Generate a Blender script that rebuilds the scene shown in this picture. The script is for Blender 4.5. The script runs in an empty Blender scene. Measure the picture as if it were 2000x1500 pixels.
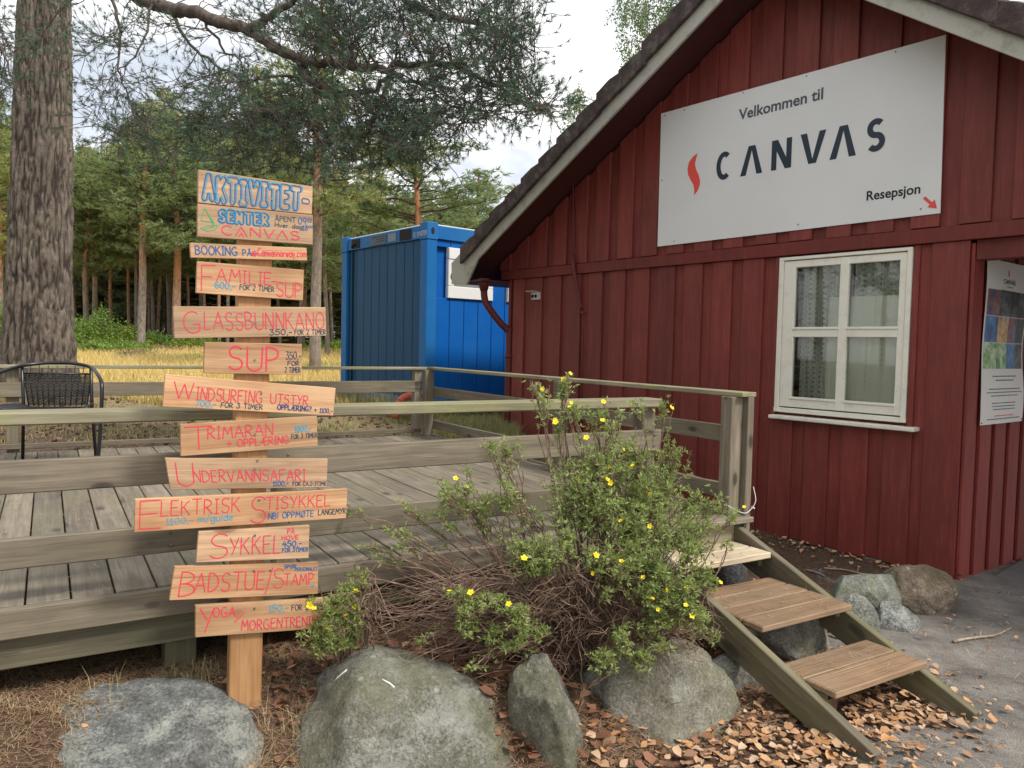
import bpy, bmesh, math, random
import numpy as np
from mathutils import Vector, Matrix, noise
random.seed(7); rng = np.random.default_rng(7)
C = bpy.context.scene.collection
scn = bpy.context.scene
R = math.radians

# ---------------------------------------------------------------- camera
EYE = 1.6; FPX = 1500.0; PITCH = R(2.79); ROLL = R(1.27)
_fw = Vector((0, math.cos(PITCH), -math.sin(PITCH)))
_u0 = Vector((0, math.sin(PITCH), math.cos(PITCH)))
_rt = Vector((1, 0, 0))*math.cos(ROLL) + _u0*math.sin(ROLL)
_up = -Vector((1, 0, 0))*math.sin(ROLL) + _u0*math.cos(ROLL)
cam = bpy.data.cameras.new('camera'); camo = bpy.data.objects.new('camera', cam); C.objects.link(camo)
cam.sensor_width = 36; cam.lens = FPX/2000*36; cam.clip_start = 0.05; cam.clip_end = 1000
m = Matrix.Identity(4)
for i in range(3): m[i][0] = _rt[i]; m[i][1] = _up[i]; m[i][2] = -_fw[i]
m.translation = Vector((0, 0, EYE)); camo.matrix_world = m
scn.camera = camo

# ---------------------------------------------------------------- sky, sun, exposure
SUN_EL = R(50); SUN_AZ = R(127)          # azimuth from +Y towards +X
w = bpy.data.worlds.new("World"); scn.world = w; w.use_nodes = True
nt = w.node_tree; nt.nodes.clear()
out = nt.nodes.new('ShaderNodeOutputWorld'); bg = nt.nodes.new('ShaderNodeBackground')
sky = nt.nodes.new('ShaderNodeTexSky'); sky.sky_type = 'NISHITA'; sky.sun_disc = False
sky.sun_elevation = SUN_EL; sky.sun_rotation = SUN_AZ; sky.dust_density = 3.0
tc = nt.nodes.new('ShaderNodeTexCoord'); mp = nt.nodes.new('ShaderNodeMapping'); mp.inputs['Scale'].default_value = (1.5, 1.5, 3.2)
no = nt.nodes.new('ShaderNodeTexNoise'); no.inputs['Scale'].default_value = 1.7; no.inputs['Detail'].default_value = 6; no.inputs['Roughness'].default_value = .55
cr = nt.nodes.new('ShaderNodeValToRGB')
cr.color_ramp.elements[0].position = .42; cr.color_ramp.elements[0].color = (6.5, 7.0, 7.9, 1)
cr.color_ramp.elements[1].position = .57; cr.color_ramp.elements[1].color = (13.0, 12.9, 12.7, 1)
mx = nt.nodes.new('ShaderNodeMix'); mx.data_type = 'RGBA'; mx.inputs[0].default_value = .88
L = nt.links.new
L(tc.outputs['Generated'], mp.inputs[0]); L(mp.outputs[0], no.inputs['Vector']); L(no.outputs[0], cr.inputs[0])
L(sky.outputs[0], mx.inputs[6]); L(cr.outputs[0], mx.inputs[7]); L(mx.outputs[2], bg.inputs[0]); L(bg.outputs[0], out.inputs[0])
bg.inputs[1].default_value = 0.1
sl = bpy.data.lights.new('sun', 'SUN'); sl.energy = 2.7; sl.angle = R(11); sl.color = (1, .95, .88)
so = bpy.data.objects.new('sun', sl); C.objects.link(so)
sdir = Vector((math.sin(SUN_AZ)*math.cos(SUN_EL), math.cos(SUN_AZ)*math.cos(SUN_EL), math.sin(SUN_EL)))
so.rotation_euler = (-sdir).to_track_quat('-Z', 'Y').to_euler(); so.location = (6, -5, 12)
vs = scn.view_settings; vs.view_transform = 'Standard'; vs.look = 'None'; vs.exposure = 0.38; vs.gamma = 1; vs.use_curve_mapping = False
scn.render.engine = 'CYCLES'
scn.cycles.transparent_max_bounces = 12

# ---------------------------------------------------------------- measuring helpers (pixel of the survey photo -> place in the world)
O = Vector((0, 0, EYE))
def ray(x, y): return _fw + _rt*((x-1000)/FPX) - _up*((y-750)/FPX)
def at_z(x, y, z): d = ray(x, y); return O + d*((z-EYE)/d.z)
def at_y(x, y, Y): d = ray(x, y); return O + d*(Y/d.y)
def at_plane(x, y, p, n): d = ray(x, y); return O + d*((p-O).dot(n)/d.dot(n))
# deck frame (u, v), house frame (t along gable wall to the left, off = outwards)
DA = R(31.2)
DM = Matrix.Rotation(DA, 4, 'Z')
def DW(u, v, z): return DM @ Vector((u, v, z))
def toD(p): q = DM.inverted() @ Vector(p); return q
HC = at_z(1862, 1132, 0)
HTH = R(38.7); WD = Vector((-math.sin(HTH), math.cos(HTH), 0)); WN = Vector((-WD.y, WD.x, 0))
HM = Matrix.Translation(HC) @ Matrix.Rotation(math.atan2(-WD.y, -WD.x), 4, 'Z')   # local x = -t, y = into the house
def wall(x, y, off=0):
    p = at_plane(x, y, HC+WN*off, WN); return (p-HC).dot(WD), p.z
def HP(t, off, z): return HC + WD*t + WN*off + Vector((0, 0, z))

# ---------------------------------------------------------------- mesh helpers
def tag(o, label=None, cat=None, group=None, kind=None):
    if label: o['label'] = label
    if cat: o['category'] = cat
    if group: o['group'] = group
    if kind: o['kind'] = kind
    return o
def link(name, me, parent=None, mat=None):
    o = bpy.data.objects.new(name, me); C.objects.link(o)
    if parent: o.parent = parent
    if mat and me:
        if not me.materials:
            for q in (mat if isinstance(mat, (list, tuple)) else [mat]): me.materials.append(q)
    return o
def thing(name, label, cat, M=None, group=None):
    o = bpy.data.objects.new(name, None); C.objects.link(o); o.empty_display_size = .1
    if M is not None: o.matrix_world = M if isinstance(M, Matrix) else Matrix.Translation(M)
    return tag(o, label, cat, group)
def pymesh(name, v, f, smooth=False, mi=None):
    me = bpy.data.meshes.new(name)
    me.from_pydata([tuple(p) for p in v], [], f); 
    if smooth: me.shade_smooth()
    if mi is not None: me.polygons.foreach_set('material_index', mi)
    me.update(); return me
def trimesh(name, V, F, mi=None, smooth=False):
    """V (n,3) float array, F (m,3|4) int array"""
    me = bpy.data.meshes.new(name); V = np.ascontiguousarray(V, dtype=np.float32); F = np.ascontiguousarray(F, dtype=np.int32)
    k = F.shape[1]
    me.vertices.add(len(V)); me.vertices.foreach_set('co', V.ravel())
    me.loops.add(F.size); me.loops.foreach_set('vertex_index', F.ravel())
    me.polygons.add(len(F)); me.polygons.foreach_set('loop_start', np.arange(0, F.size, k, dtype=np.int32))
    if mi is not None: me.polygons.foreach_set('material_index', np.ascontiguousarray(mi, dtype=np.int32))
    me.update(calc_edges=True); me.validate()
    if smooth: me.shade_smooth()
    return me
def boxmesh(x0, x1, y0, y1, z0, z1, bev=0.003):
    me = bpy.data.meshes.new('box'); bm = bmesh.new()
    bmesh.ops.create_cube(bm, size=1)
    for v in bm.verts: v.co = Vector(((x0+x1)/2+v.co.x*(x1-x0), (y0+y1)/2+v.co.y*(y1-y0), (z0+z1)/2+v.co.z*(z1-z0)))
    if bev: bmesh.ops.bevel(bm, geom=bm.edges[:], offset=bev, segments=1, affect='EDGES')
    bm.to_mesh(me); bm.free(); return me
def beam(name, a, b, wid, thk, mat, parent, bev=.004, up=Vector((0, 0, 1)), label=None):
    """box of cross-section wid(across, horizontal) x thk(up) running a->b in parent's frame; local X = length, centred"""
    a = Vector(a); b = Vector(b); d = b-a; Ln = d.length; x = d.normalized()
    y = up.cross(x)
    if y.length < 1e-4: y = Vector((0, 1, 0)).cross(x)
    y.normalize(); z = x.cross(y)
    me = boxmesh(-Ln/2, Ln/2, -wid/2, wid/2, -thk/2, thk/2, bev)
    o = link(name, me, parent, mat)
    M = Matrix.Identity(4)
    for i in range(3): M[i][0] = x[i]; M[i][1] = y[i]; M[i][2] = z[i]
    M.translation = (a+b)/2; o.matrix_local = M
    if label: o['label'] = label
    return o
def prism(name, pts, y0, y1, mat, parent, axis='y', bev=0):
    """polygon pts (a,b) in the xz plane extruded along y (or in yz along x)"""
    n = len(pts); bm = bmesh.new()
    def P(a, b, c): return (a, c, b) if axis == 'y' else ((c, a, b) if axis == 'x' else (a, b, c))
    A = [bm.verts.new(P(a, b, y0)) for a, b in pts]; B = [bm.verts.new(P(a, b, y1)) for a, b in pts]
    bm.faces.new(A); bm.faces.new(B[::-1])
    for i in range(n): bm.faces.new((A[i], B[i], B[(i+1) % n], A[(i+1) % n]))
    bmesh.ops.recalc_face_normals(bm, faces=bm.faces)
    if bev: bmesh.ops.bevel(bm, geom=bm.edges[:], offset=bev, segments=1, affect='EDGES')
    me = bpy.data.meshes.new(name); bm.to_mesh(me); bm.free()
    return link(name, me, parent, mat)
class MB:
    def __init__(s): s.v = []; s.f = []; s.m = []
    def tube(s, pts, rad, n=6, mi=0, cap=True):
        pts = [Vector(p) for p in pts]; k = len(pts)
        if not isinstance(rad, (list, tuple)): rad = [rad]*k
        b0 = len(s.v); t0 = (pts[1]-pts[0]).normalized()
        ref = Vector((0, 0, 1)) if abs(t0.z) < .9 else Vector((1, 0, 0)); nrm = t0.cross(ref).normalized()
        for i, p in enumerate(pts):
            t = (pts[min(i+1, k-1)]-pts[max(i-1, 0)])
            t = t.normalized() if t.length > 1e-9 else t0
            nrm = (nrm-t*nrm.dot(t)); nrm = nrm.normalized() if nrm.length > 1e-6 else t.cross(Vector((.3, .5, .8))).normalized()
            bi = t.cross(nrm)
            for j in range(n):
                a = 2*math.pi*j/n; s.v.append(p+(nrm*math.cos(a)+bi*math.sin(a))*rad[i])
        for i in range(k-1):
            for j in range(n):
                s.f.append((b0+i*n+j, b0+i*n+(j+1) % n, b0+(i+1)*n+(j+1) % n, b0+(i+1)*n+j)); s.m.append(mi)
        if cap:
            s.f.append(tuple(b0+j for j in range(n))[::-1]); s.m.append(mi)
            s.f.append(tuple(b0+(k-1)*n+j for j in range(n))); s.m.append(mi)
    def box(s, x0, x1, y0, y1, z0, z1, mi=0):
        b = len(s.v)
        for z in (z0, z1):
            for x, y in ((x0, y0), (x1, y0), (x1, y1), (x0, y1)): s.v.append(Vector((x, y, z)))
        for f in ((3, 2, 1, 0), (4, 5, 6, 7), (0, 1, 5, 4), (1, 2, 6, 5), (2, 3, 7, 6), (3, 0, 4, 7)): s.f.append(tuple(b+i for i in f)); s.m.append(mi)
    def build(s, name, mat, parent=None, smooth=True):
        me = pymesh(name, s.v, s.f, smooth, s.m); return link(name, me, parent, mat)
def smooth_path(pts, sub=6):
    pts = [Vector(p) for p in pts]; o = []
    P = [pts[0]*2-pts[1]]+pts+[pts[-1]*2-pts[-2]]
    for i in range(1, len(P)-2):
        for k in range(sub):
            t = k/sub; a, b, c, d = P[i-1:i+3]
            o.append(.5*((2*b)+(c-a)*t+(2*a-5*b+4*c-d)*t*t+(3*b-a-3*c+d)*t**3))
    o.append(pts[-1]); return o

# ---------------------------------------------------------------- materials
def mat(name, col, rough=.6, **k):
    m = bpy.data.materials.new(name); m.use_nodes = True; b = m.node_tree.nodes['Principled BSDF']
    b.inputs['Base Color'].default_value = (*col, 1); b.inputs['Roughness'].default_value = rough
    for q, v in k.items(): b.inputs[q.replace('_', ' ')].default_value = v
    return m
class NT:
    def __init__(s, name):
        s.m = bpy.data.materials.new(name); s.m.use_nodes = True; s.t = s.m.node_tree; s.b = s.t.nodes['Principled BSDF']
    def n(s, typ, **k):
        nd = s.t.nodes.new('ShaderNode'+typ)
        for q, v in k.items():
            if hasattr(nd, q): setattr(nd, q, v)
            else: nd.inputs[q].default_value = v
        return nd
    def l(s, a, b): s.t.links.new(a, b)
    def coords(s, scale, jitter=True):
        tc = s.n('TexCoord'); mp = s.n('Mapping'); mp.inputs['Scale'].default_value = scale
        if jitter:
            oi = s.n('ObjectInfo'); mu = s.n('VectorMath', operation='MULTIPLY_ADD')
            cx = s.n('CombineXYZ')
            for i in range(3): s.l(oi.outputs['Random'], cx.inputs[i])
            s.l(cx.outputs[0], mu.inputs[0]); mu.inputs[1].default_value = (17.3, 31.7, 23.1); s.l(tc.outputs['Object'], mu.inputs[2])
            s.l(mu.outputs[0], mp.inputs[0]); s.oi = oi
        else: s.l(tc.outputs['Object'], mp.inputs[0])
        return mp.outputs[0]
    def noise(s, vec, scale, detail=5, rough=.55, dist=0):
        n = s.n('TexNoise'); n.inputs['Scale'].default_value = scale; n.inputs['Detail'].default_value = detail; n.inputs['Roughness'].default_value = rough; n.inputs['Distortion'].default_value = dist
        s.l(vec, n.inputs['Vector']); return n.outputs[0]
    def ramp(s, fac, stops):
        r = s.n('ValToRGB'); e = r.color_ramp.elements
        while len(e) < len(stops): e.new(.5)
        for i, (p, c) in enumerate(stops):
            e[i].position = p; e[i].color = (*c, 1) if len(c) == 3 else c
        s.l(fac, r.inputs[0]); return r.outputs[0]
    def mix(s, fac, a, b, mode='MIX'):
        m = s.n('Mix'); m.data_type = 'RGBA'; m.blend_type = mode
        for v, i in ((fac, 0), (a, 6), (b, 7)):
            if isinstance(v, (int, float)): m.inputs[i].default_value = v
            elif isinstance(v, tuple): m.inputs[i].default_value = (*v, 1)
            else: s.l(v, m.inputs[i])
        return m.outputs[2]
    def math(s, op, a, b=None, clamp=False):
        m = s.n('Math', operation=op); m.use_clamp = clamp
        for v, i in ((a, 0), (b, 1)):
            if v is None: continue
            if isinstance(v, (int, float)): m.inputs[i].default_value = v
            else: s.l(v, m.inputs[i])
        return m.outputs[0]
    def bump(s, h, strength=.3, dist=.01, prev=None):
        b = s.n('Bump'); b.inputs['Strength'].default_value = strength; b.inputs['Distance'].default_value = dist; s.l(h, b.inputs['Height'])
        if prev: s.l(prev, b.inputs['Normal'])
        return b.outputs[0]
    def out(s, col=None, rough=None, normal=None):
        if col is not None: s.l(col, s.b.inputs['Base Color'])
        if rough is not None:
            if isinstance(rough, (int, float)): s.b.inputs['Roughness'].default_value = rough
            else: s.l(rough, s.b.inputs['Roughness'])
        if normal is not None: s.l(normal, s.b.inputs['Normal'])
        return s.m
G3 = lambda v: (v, v, v)
def wood(name, dark, mid, light, axis=0, knots=0.0, knotcol=(.05, .03, .02), stain=None, stain_amt=.5, grain=1.0, rough=.75, bump=.35, ctr=.5):
    s = NT(name); sc = [9, 9, 9]; sc[axis] = .55
    v = s.coords(tuple(sc)); g1 = s.noise(v, 3.2*grain, 4, .6, .6)
    sc2 = [60, 60, 60]; sc2[axis] = 1.8; v2 = s.coords(tuple(sc2)); g2 = s.noise(v2, 3*grain, 3, .6)
    g = s.math('ADD', s.math('MULTIPLY', g1, .62), s.math('MULTIPLY', g2, .38))
    lo_ = tuple(m_*(1-ctr)+d_*ctr for m_, d_ in zip(mid, dark)); hi_ = tuple(m_*(1-ctr)+l_*ctr for m_, l_ in zip(mid, light))
    col = s.ramp(g, [(.38, lo_), (.5, mid), (.62, hi_)])
    v3 = s.coords((1, 1, 1)); bl = s.noise(v3, 2.3, 4, .6)
    col = s.mix(.55, col, s.ramp(bl, [(.3, G3(.62)), (.7, G3(1.25))]), 'MULTIPLY')
    # each piece has its own tone
    rnd = s.ramp(s.oi.outputs['Random'], [(0, G3(.82)), (1, G3(1.16))]); col = s.mix(1.0, col, rnd, 'MULTIPLY')
    if stain:
        st = s.noise(v3, 1.6, 5, .65); col = s.mix(s.ramp(st, [(.48, G3(0)), (.68, G3(stain_amt))]), col, stain)
    # cracks along the grain
    sc4 = [26, 26, 26]; sc4[axis] = .8; v4 = s.coords(tuple(sc4)); ck = s.noise(v4, 2.4, 2, .5, .2)
    cm = s.ramp(ck, [(.27, G3(1)), (.30, G3(0))]); col = s.mix(s.math('MULTIPLY', cm, .5), col, tuple(c*.35 for c in dark))
    h = s.math('SUBTRACT', g, s.math('MULTIPLY', cm, .6))
    if knots:
        sk = [7.5, 7.5, 7.5]; sk[axis] = 3.4; vk = s.coords(tuple(sk)); vo = s.n('TexVoronoi'); vo.inputs['Scale'].default_value = knots; s.l(vk, vo.inputs['Vector'])
        km = s.ramp(vo.outputs['Distance'], [(.06, G3(1)), (.11, G3(.75)), (.14, G3(.2)), (.24, G3(0))]); col = s.mix(s.math('MULTIPLY', km, .9), col, knotcol)
    return s.out(col, rough, s.bump(h, bump, .004))

M = {}
M['deck'] = wood('weathered_deck_wood', (.085, .067, .047), (.192, .158, .116), (.315, .268, .20), 0, .7, (.06, .05, .04), stain=(.17, .165, .07), stain_amt=.4)
M['rail'] = wood('weathered_rail_wood', (.085, .066, .045), (.175, .144, .10), (.31, .262, .188), 0, .9, (.035, .027, .02), stain=(.17, .16, .085), stain_amt=.35)
M['railtop'] = wood('mossy_rail_top_wood', (.14, .125, .075), (.27, .24, .15), (.43, .39, .27), 0, .5, (.06, .05, .03), stain=(.27, .29, .06), stain_amt=.55)
M['under'] = wood('green_stained_beam_wood', (.06, .05, .03), (.12, .105, .062), (.20, .175, .11), 0, .6, (.04, .03, .02), stain=(.10, .12, .03), stain_amt=.5)
M['tread'] = wood('brown_step_wood', (.11, .065, .035), (.24, .15, .085), (.37, .26, .16), 0, .5, (.08, .04, .025), stain=(.28, .24, .16), stain_amt=.4)
M['treadpale'] = wood('pale_step_wood', (.33, .26, .17), (.50, .41, .28), (.62, .53, .38), 0, .5, (.2, .12, .06))
M['pine'] = wood('fresh_pine_board', (.32, .155, .07), (.49, .275, .135), (.62, .40, .225), 0, .75, (.26, .11, .045), rough=.7, bump=.2, grain=.8, ctr=.75)
M['pinegrey'] = wood('greyed_pine_board', (.27, .16, .09), (.43, .265, .15), (.56, .38, .235), 0, .8, (.20, .10, .05), rough=.75, bump=.25, ctr=.75)
M['pinepost'] = wood('pine_post', (.25, .115, .042), (.39, .20, .08), (.50, .29, .13), 0, .35, (.2, .08, .03), rough=.65, bump=.2)
M['endgrain'] = mat('dark_end_grain', (.10, .055, .03), .8)

def red_paint(name, base, hi):
    s = NT(name); v = s.coords((5, 5, .5)); g = s.noise(v, 4, 4, .6, .3); v1 = s.coords((45, 45, 1.6)); g2 = s.noise(v1, 3, 3, .6)
    gg = s.math('ADD', s.math('MULTIPLY', g, .5), s.math('MULTIPLY', g2, .5))
    col = s.ramp(gg, [(.3, tuple(c*.7 for c in base)), (.5, base), (.72, hi)])
    v2 = s.coords((1, 1, 1)); n = s.noise(v2, 1.4, 6, .7); col = s.mix(.6, col, s.ramp(n, [(.3, G3(.66)), (.7, G3(1.2))]), 'MULTIPLY')
    rnd = s.ramp(s.oi.outputs['Random'], [(0, G3(.86)), (1, G3(1.14))]); col = s.mix(1.0, col, rnd, 'MULTIPLY')
    sp = s.noise(v2, 38, 2, .5); col = s.mix(s.ramp(sp, [(.76, G3(0)), (.80, G3(.5))]), col, (.34, .26, .22))
    return s.out(col, .62, s.bump(gg, .25, .003))
M['red'] = red_paint('red_painted_boards', (.185, .029, .021), (.25, .054, .040))
M['redlite'] = red_paint('lit_red_painted_boards', (.21, .028, .021), (.28, .055, .042))  # stronger light on the porch wall put into the paint as a lighter red
M['redtrim'] = red_paint('red_painted_trim', (.135, .016, .011), (.18, .029, .02))
def paintwood(name, c, dirt, amt=.5, rough=.5):
    s = NT(name); v = s.coords((1, 1, 1)); n = s.noise(v, 9, 6, .7); n2 = s.noise(v, 45, 4, .6)
    col = s.mix(s.ramp(n, [(.5, G3(0)), (.75, G3(amt))]), c, dirt); col = s.mix(s.ramp(n2, [(.66, G3(0)), (.72, G3(amt*.8))]), col, tuple(q*.5 for q in dirt))
    return s.out(col, rough, s.bump(n2, .12, .002))
M['white'] = paintwood('white_window_paint', (.80, .77, .66), (.50, .44, .34), .45)
M['barge'] = paintwood('grey_weathered_barge_board', (.43, .42, .36), (.22, .22, .16), .8, .8)
M['asphalt_tile'] = None
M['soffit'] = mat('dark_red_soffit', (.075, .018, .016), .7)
def tilemat():
    s = NT('mossy_concrete_roof_tile'); v = s.coords((1, 1, 1)); n = s.noise(v, 8, 6, .7); col = s.ramp(n, [(.3, (.022, .018, .018)), (.52, (.065, .042, .038)), (.62, (.11, .085, .075)), (.74, (.06, .075, .04))])
    n2 = s.noise(v, 60, 3, .6); return s.out(col, .85, s.bump(n2, .5, .01))
M['tile'] = tilemat()
M['black_metal'] = mat('black_powder_coated_metal', (.012, .012, .014), .32, Metallic=.0)
M['rattan'] = mat('black_plastic_rattan', (.016, .016, .017), .38)
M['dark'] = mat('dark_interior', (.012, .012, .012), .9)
M['screw'] = mat('zinc_screw', (.25, .24, .21), .4, Metallic=.8)
M['ink_red'] = mat('red_marker_lettering', (.70, .028, .075), .6)
M['ink_cyan'] = mat('cyan_paint_lettering', (.03, .30, .44), .6)
M['ink_blue'] = mat('blue_paint_lettering', (.01, .10, .27), .6)
M['ink_navy'] = mat('navy_marker_lettering', (.015, .04, .17), .6)
M['ink_green'] = mat('green_paint_lettering', (.02, .36, .14), .6)
M['ink_dark'] = mat('dark_teal_marker_lettering', (.015, .05, .08), .6)
def contmat(name, c, fade):
    s = NT(name); v = s.coords((1, 1, 1)); n = s.noise(v, 1.3, 6, .65); n2 = s.noise(v, 22, 5, .7)
    col = s.mix(s.ramp(n, [(.42, G3(0)), (.72, G3(.35))]), c, fade); col = s.mix(s.ramp(n2, [(.68, G3(0)), (.73, G3(.5))]), col, (.16, .2, .24))
    s.b.inputs['Specular IOR Level'].default_value = .2; return s.out(col, .5, s.bump(n, .06, .01))
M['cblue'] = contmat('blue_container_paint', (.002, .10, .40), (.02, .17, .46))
M['cend'] = contmat('shaded_dull_blue_end_panel', (.003, .062, .150), (.012, .085, .18))  # duller end-wall blue, with the shade on that side put into the colour
M['cframe'] = contmat('faded_blue_container_frame', (.010, .13, .37), (.05, .20, .42))
M['orange'] = contmat('orange_plastic_pipe', (.50, .10, .05), (.40, .2, .15))
# ================================================================ TERRAIN
def sst(x): x = np.clip(x, 0, 1); return x*x*(3-2*x)
cA, sA = math.cos(DA), math.sin(DA)
PINE = at_y(74, 752, 10.4)
_ph = rng.uniform(0, 6.28, 12)
def ground_z(x, y):
    x = np.asarray(x, float); y = np.asarray(y, float)
    u = x*cA+y*sA; v = -x*sA+y*cA
    vr = 2.60-.55*sst((u-.9)/.9)
    a = .27*sst((2.55-u)/1.25)*sst((v-vr)/.5)
    back = sst((v-4.0)/4.2)
    z = a+(.56-a)*back
    z = z + .032*np.clip(y-14, 0, 45) + .02*np.clip(y-60, 0, 60)*0
    s = (x-HC.x)*(-WN.x)+(y-HC.y)*(-WN.y); tt = (x-HC.x)*WD.x+(y-HC.y)*WD.y
    z = z - .07*np.clip(s, 0, 3)*sst((.3-tt)/.6)*(1-0)
    z = z + .30*np.exp(-(((x-PINE.x)**2+(y-PINE.y)**2)/1.1**2))
    amp = .012*sst((a+.1*back)/.2)+.05*sst((y-11)/12)
    z = z + amp*(np.sin(x*2.1+_ph[0])*np.sin(y*1.7+_ph[1])+.5*np.sin(x*5.3+_ph[2]+y*2)*np.sin(y*4.9+_ph[3]))
    return z
def gz(x, y): return float(ground_z(x, y))
def axis(lo, hi, a, b, fine, grow=1.09):
    c = list(np.arange(a, b, fine)); s = fine
    while c[-1] < hi: s *= grow; c.append(c[-1]+s)
    s = fine
    while c[0] > lo: s *= grow; c.insert(0, c[0]-s)
    return np.array(c)
gx = axis(-160, 160, -2.8, 4.2, .045); gy = axis(-12, 260, 1.8, 6.5, .045)
X, Y = np.meshgrid(gx, gy); Z = ground_z(X, Y)
nx, ny = len(gx), len(gy)
V = np.stack([X.ravel(), Y.ravel(), Z.ravel()], 1)
i = np.arange(nx-1)[None, :]+np.arange(ny-1)[:, None]*nx
F = np.stack([i, i+1, i+1+nx, i+nx], -1).reshape(-1, 4)
gme = trimesh('ground', V, F, smooth=True)
U_ = X*cA+Y*sA; V_ = -X*sA+Y*cA
wob = .10*np.sin(X*7+Y*3)+.07*np.sin(Y*13-X*5)+.05*np.sin(X*23+Y*17)
asp = np.maximum(sst((U_-3.42+wob)/.35), sst((U_-2.1+wob)/.5)*sst((2.0-V_+wob)/.35))
asp = np.maximum(asp, sst((1.5-V_+wob)/.5))
tt = (X-HC.x)*WD.x+(Y-HC.y)*WD.y; oo = (X-HC.x)*WN.x+(Y-HC.y)*WN.y
asp = asp*np.maximum(sst((3.15-V_+wob)/.3), sst((U_-4.55+wob)/.4))
asp = asp*(1-sst((.75-oo+wob)/.35)*sst((tt-.15)/.3)*(oo > -.6))*sst((5.2-V_+wob)/.8)
mea = sst((Y-12.2+wob*6+np.sin(X*.7)*1.2)/2.5)
grn = sst((Y-8.0+wob*3)/1.5)*(1-mea)
for nm, arr in (('asphalt', asp), ('meadow', mea), ('mixed', grn)):
    at = gme.attributes.new(nm, 'FLOAT', 'POINT'); at.data.foreach_set('value', arr.ravel().astype(np.float32))
def groundmat():
    s = NT('ground_surface'); tcn = s.n('TexCoord'); P = tcn.outputs['Object']
    def at(nm): a = s.n('Attribute'); a.attribute_name = nm; return a.outputs['Fac']
    n1 = s.noise(P, 3.1, 6, .65); n2 = s.noise(P, 34, 5, .7); n3 = s.noise(P, 190, 3, .6); n4 = s.noise(P, .55, 5, .6)
    asph = s.ramp(n3, [(.32, (.075, .069, .060)), (.5, (.158, .146, .130)), (.68, (.29, .27, .24))])
    asph = s.mix(.9, asph, s.ramp(n1, [(.36, G3(.62)), (.64, G3(1.4))]), 'MULTIPLY')
    asph = s.mix(s.ramp(n2, [(.60, G3(0)), (.72, G3(.7))]), asph, (.16, .105, .06))
    lit = s.ramp(n2, [(.3, (.028, .017, .011)), (.5, (.085, .048, .027)), (.62, (.15, .09, .05)), (.75, (.24, .16, .09))])
    mixd = s.ramp(n2, [(.3, (.07, .05, .025)), (.47, (.22, .15, .075)), (.58, (.33, .24, .12)), (.72, (.15, .17, .05))])
    mixd = s.mix(s.ramp(n1, [(.5, G3(0)), (.62, G3(.75))]), mixd, (.19, .20, .07))
    md = s.ramp(n2, [(.3, (.36, .24, .075)), (.5, (.55, .40, .13)), (.7, (.66, .50, .20))]); md = s.mix(s.ramp(n4, [(.52, G3(0)), (.68, G3(.8))]), md, (.26, .26, .08))
    c = s.mix(at('mixed'), lit, mixd); c = s.mix(at('meadow'), c, md)
    am = s.math('ADD', at('asphalt'), s.math('MULTIPLY', s.math('SUBTRACT', n2, .5), .9)); am = s.ramp(am, [(.42, G3(0)), (.6, G3(1))])
    c = s.mix(am, c, asph)
    h = s.math('ADD', s.math('MULTIPLY', n2, s.math('SUBTRACT', 1.15, am)), s.math('MULTIPLY', n3, .25))
    return s.out(c, .9, s.bump(h, .7, .02))
ground = link('ground', gme, None, groundmat()); tag(ground, kind='structure')

# slab paving beside the porch wall
sp = [at_z(1884, 1163, -.02), at_z(1889, 1190, -.02), at_z(1925, 1205, -.03), at_z(2005, 1228, -.05), at_z(2150, 1250, -.05), at_z(2150, 1130, -.05), at_z(2003, 1097, -.06), at_z(1960, 1118, -.05)]
def slabm():
    s = NT('worn_asphalt_slab'); P = s.coords((1, 1, 1), False); n3 = s.noise(P, 170, 3, .6); n1 = s.noise(P, 2.4, 6, .65)
    c = s.ramp(n3, [(.3, (.09, .088, .082)), (.5, (.15, .145, .135)), (.7, (.23, .22, .205))]); c = s.mix(.8, c, s.ramp(n1, [(.3, G3(.75)), (.7, G3(1.4))]), 'MULTIPLY')
    return s.out(c, .9, s.bump(n3, .4, .005))
slab = prism('paving', [(p.x, p.y) for p in sp], -.2, .022-.045, slabm(), None, axis='z', bev=.008); tag(slab, kind='structure')

# ================================================================ RED HOUSE
house = thing('red_house', 'dark red wooden house with board cladding, gable end and white window', 'house', HM)
def hbox(name, t0, t1, o0, o1, z0, z1, mt, parent=None, bev=.003, label=None):
    parent = parent or house
    x0, x1, y0, y1 = -t1, -t0, -o1, -o0
    c = Vector(((x0+x1)/2, (y0+y1)/2, (z0+z1)/2))
    me = boxmesh(x0-c.x, x1-c.x, y0-c.y, y1-c.y, z0-c.z, z1-c.z, bev); o = link(name, me, parent, mt); o.location = c
    if label: o['label'] = label
    return o
zl = lambda t: 4.549-.561*(t-1.859)
zr = lambda t: 4.135+.688*(t-.604)
zlow = lambda t: min(zl(t), zr(t))
def hprism(name, pts, o0, o1, mt, parent=None, bev=0):          # pts in (t,z)
    parent = parent or house
    ct = sum(p[0] for p in pts)/len(pts); cz = sum(p[1] for p in pts)/len(pts)
    o = prism(name, [(-(t-ct), z-cz) for t, z in pts], -o1+(o0+o1)/2, -o0+(o0+o1)/2, mt, parent, 'y', bev)
    o.location = (-ct, -(o0+o1)/2, cz); return o
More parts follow.
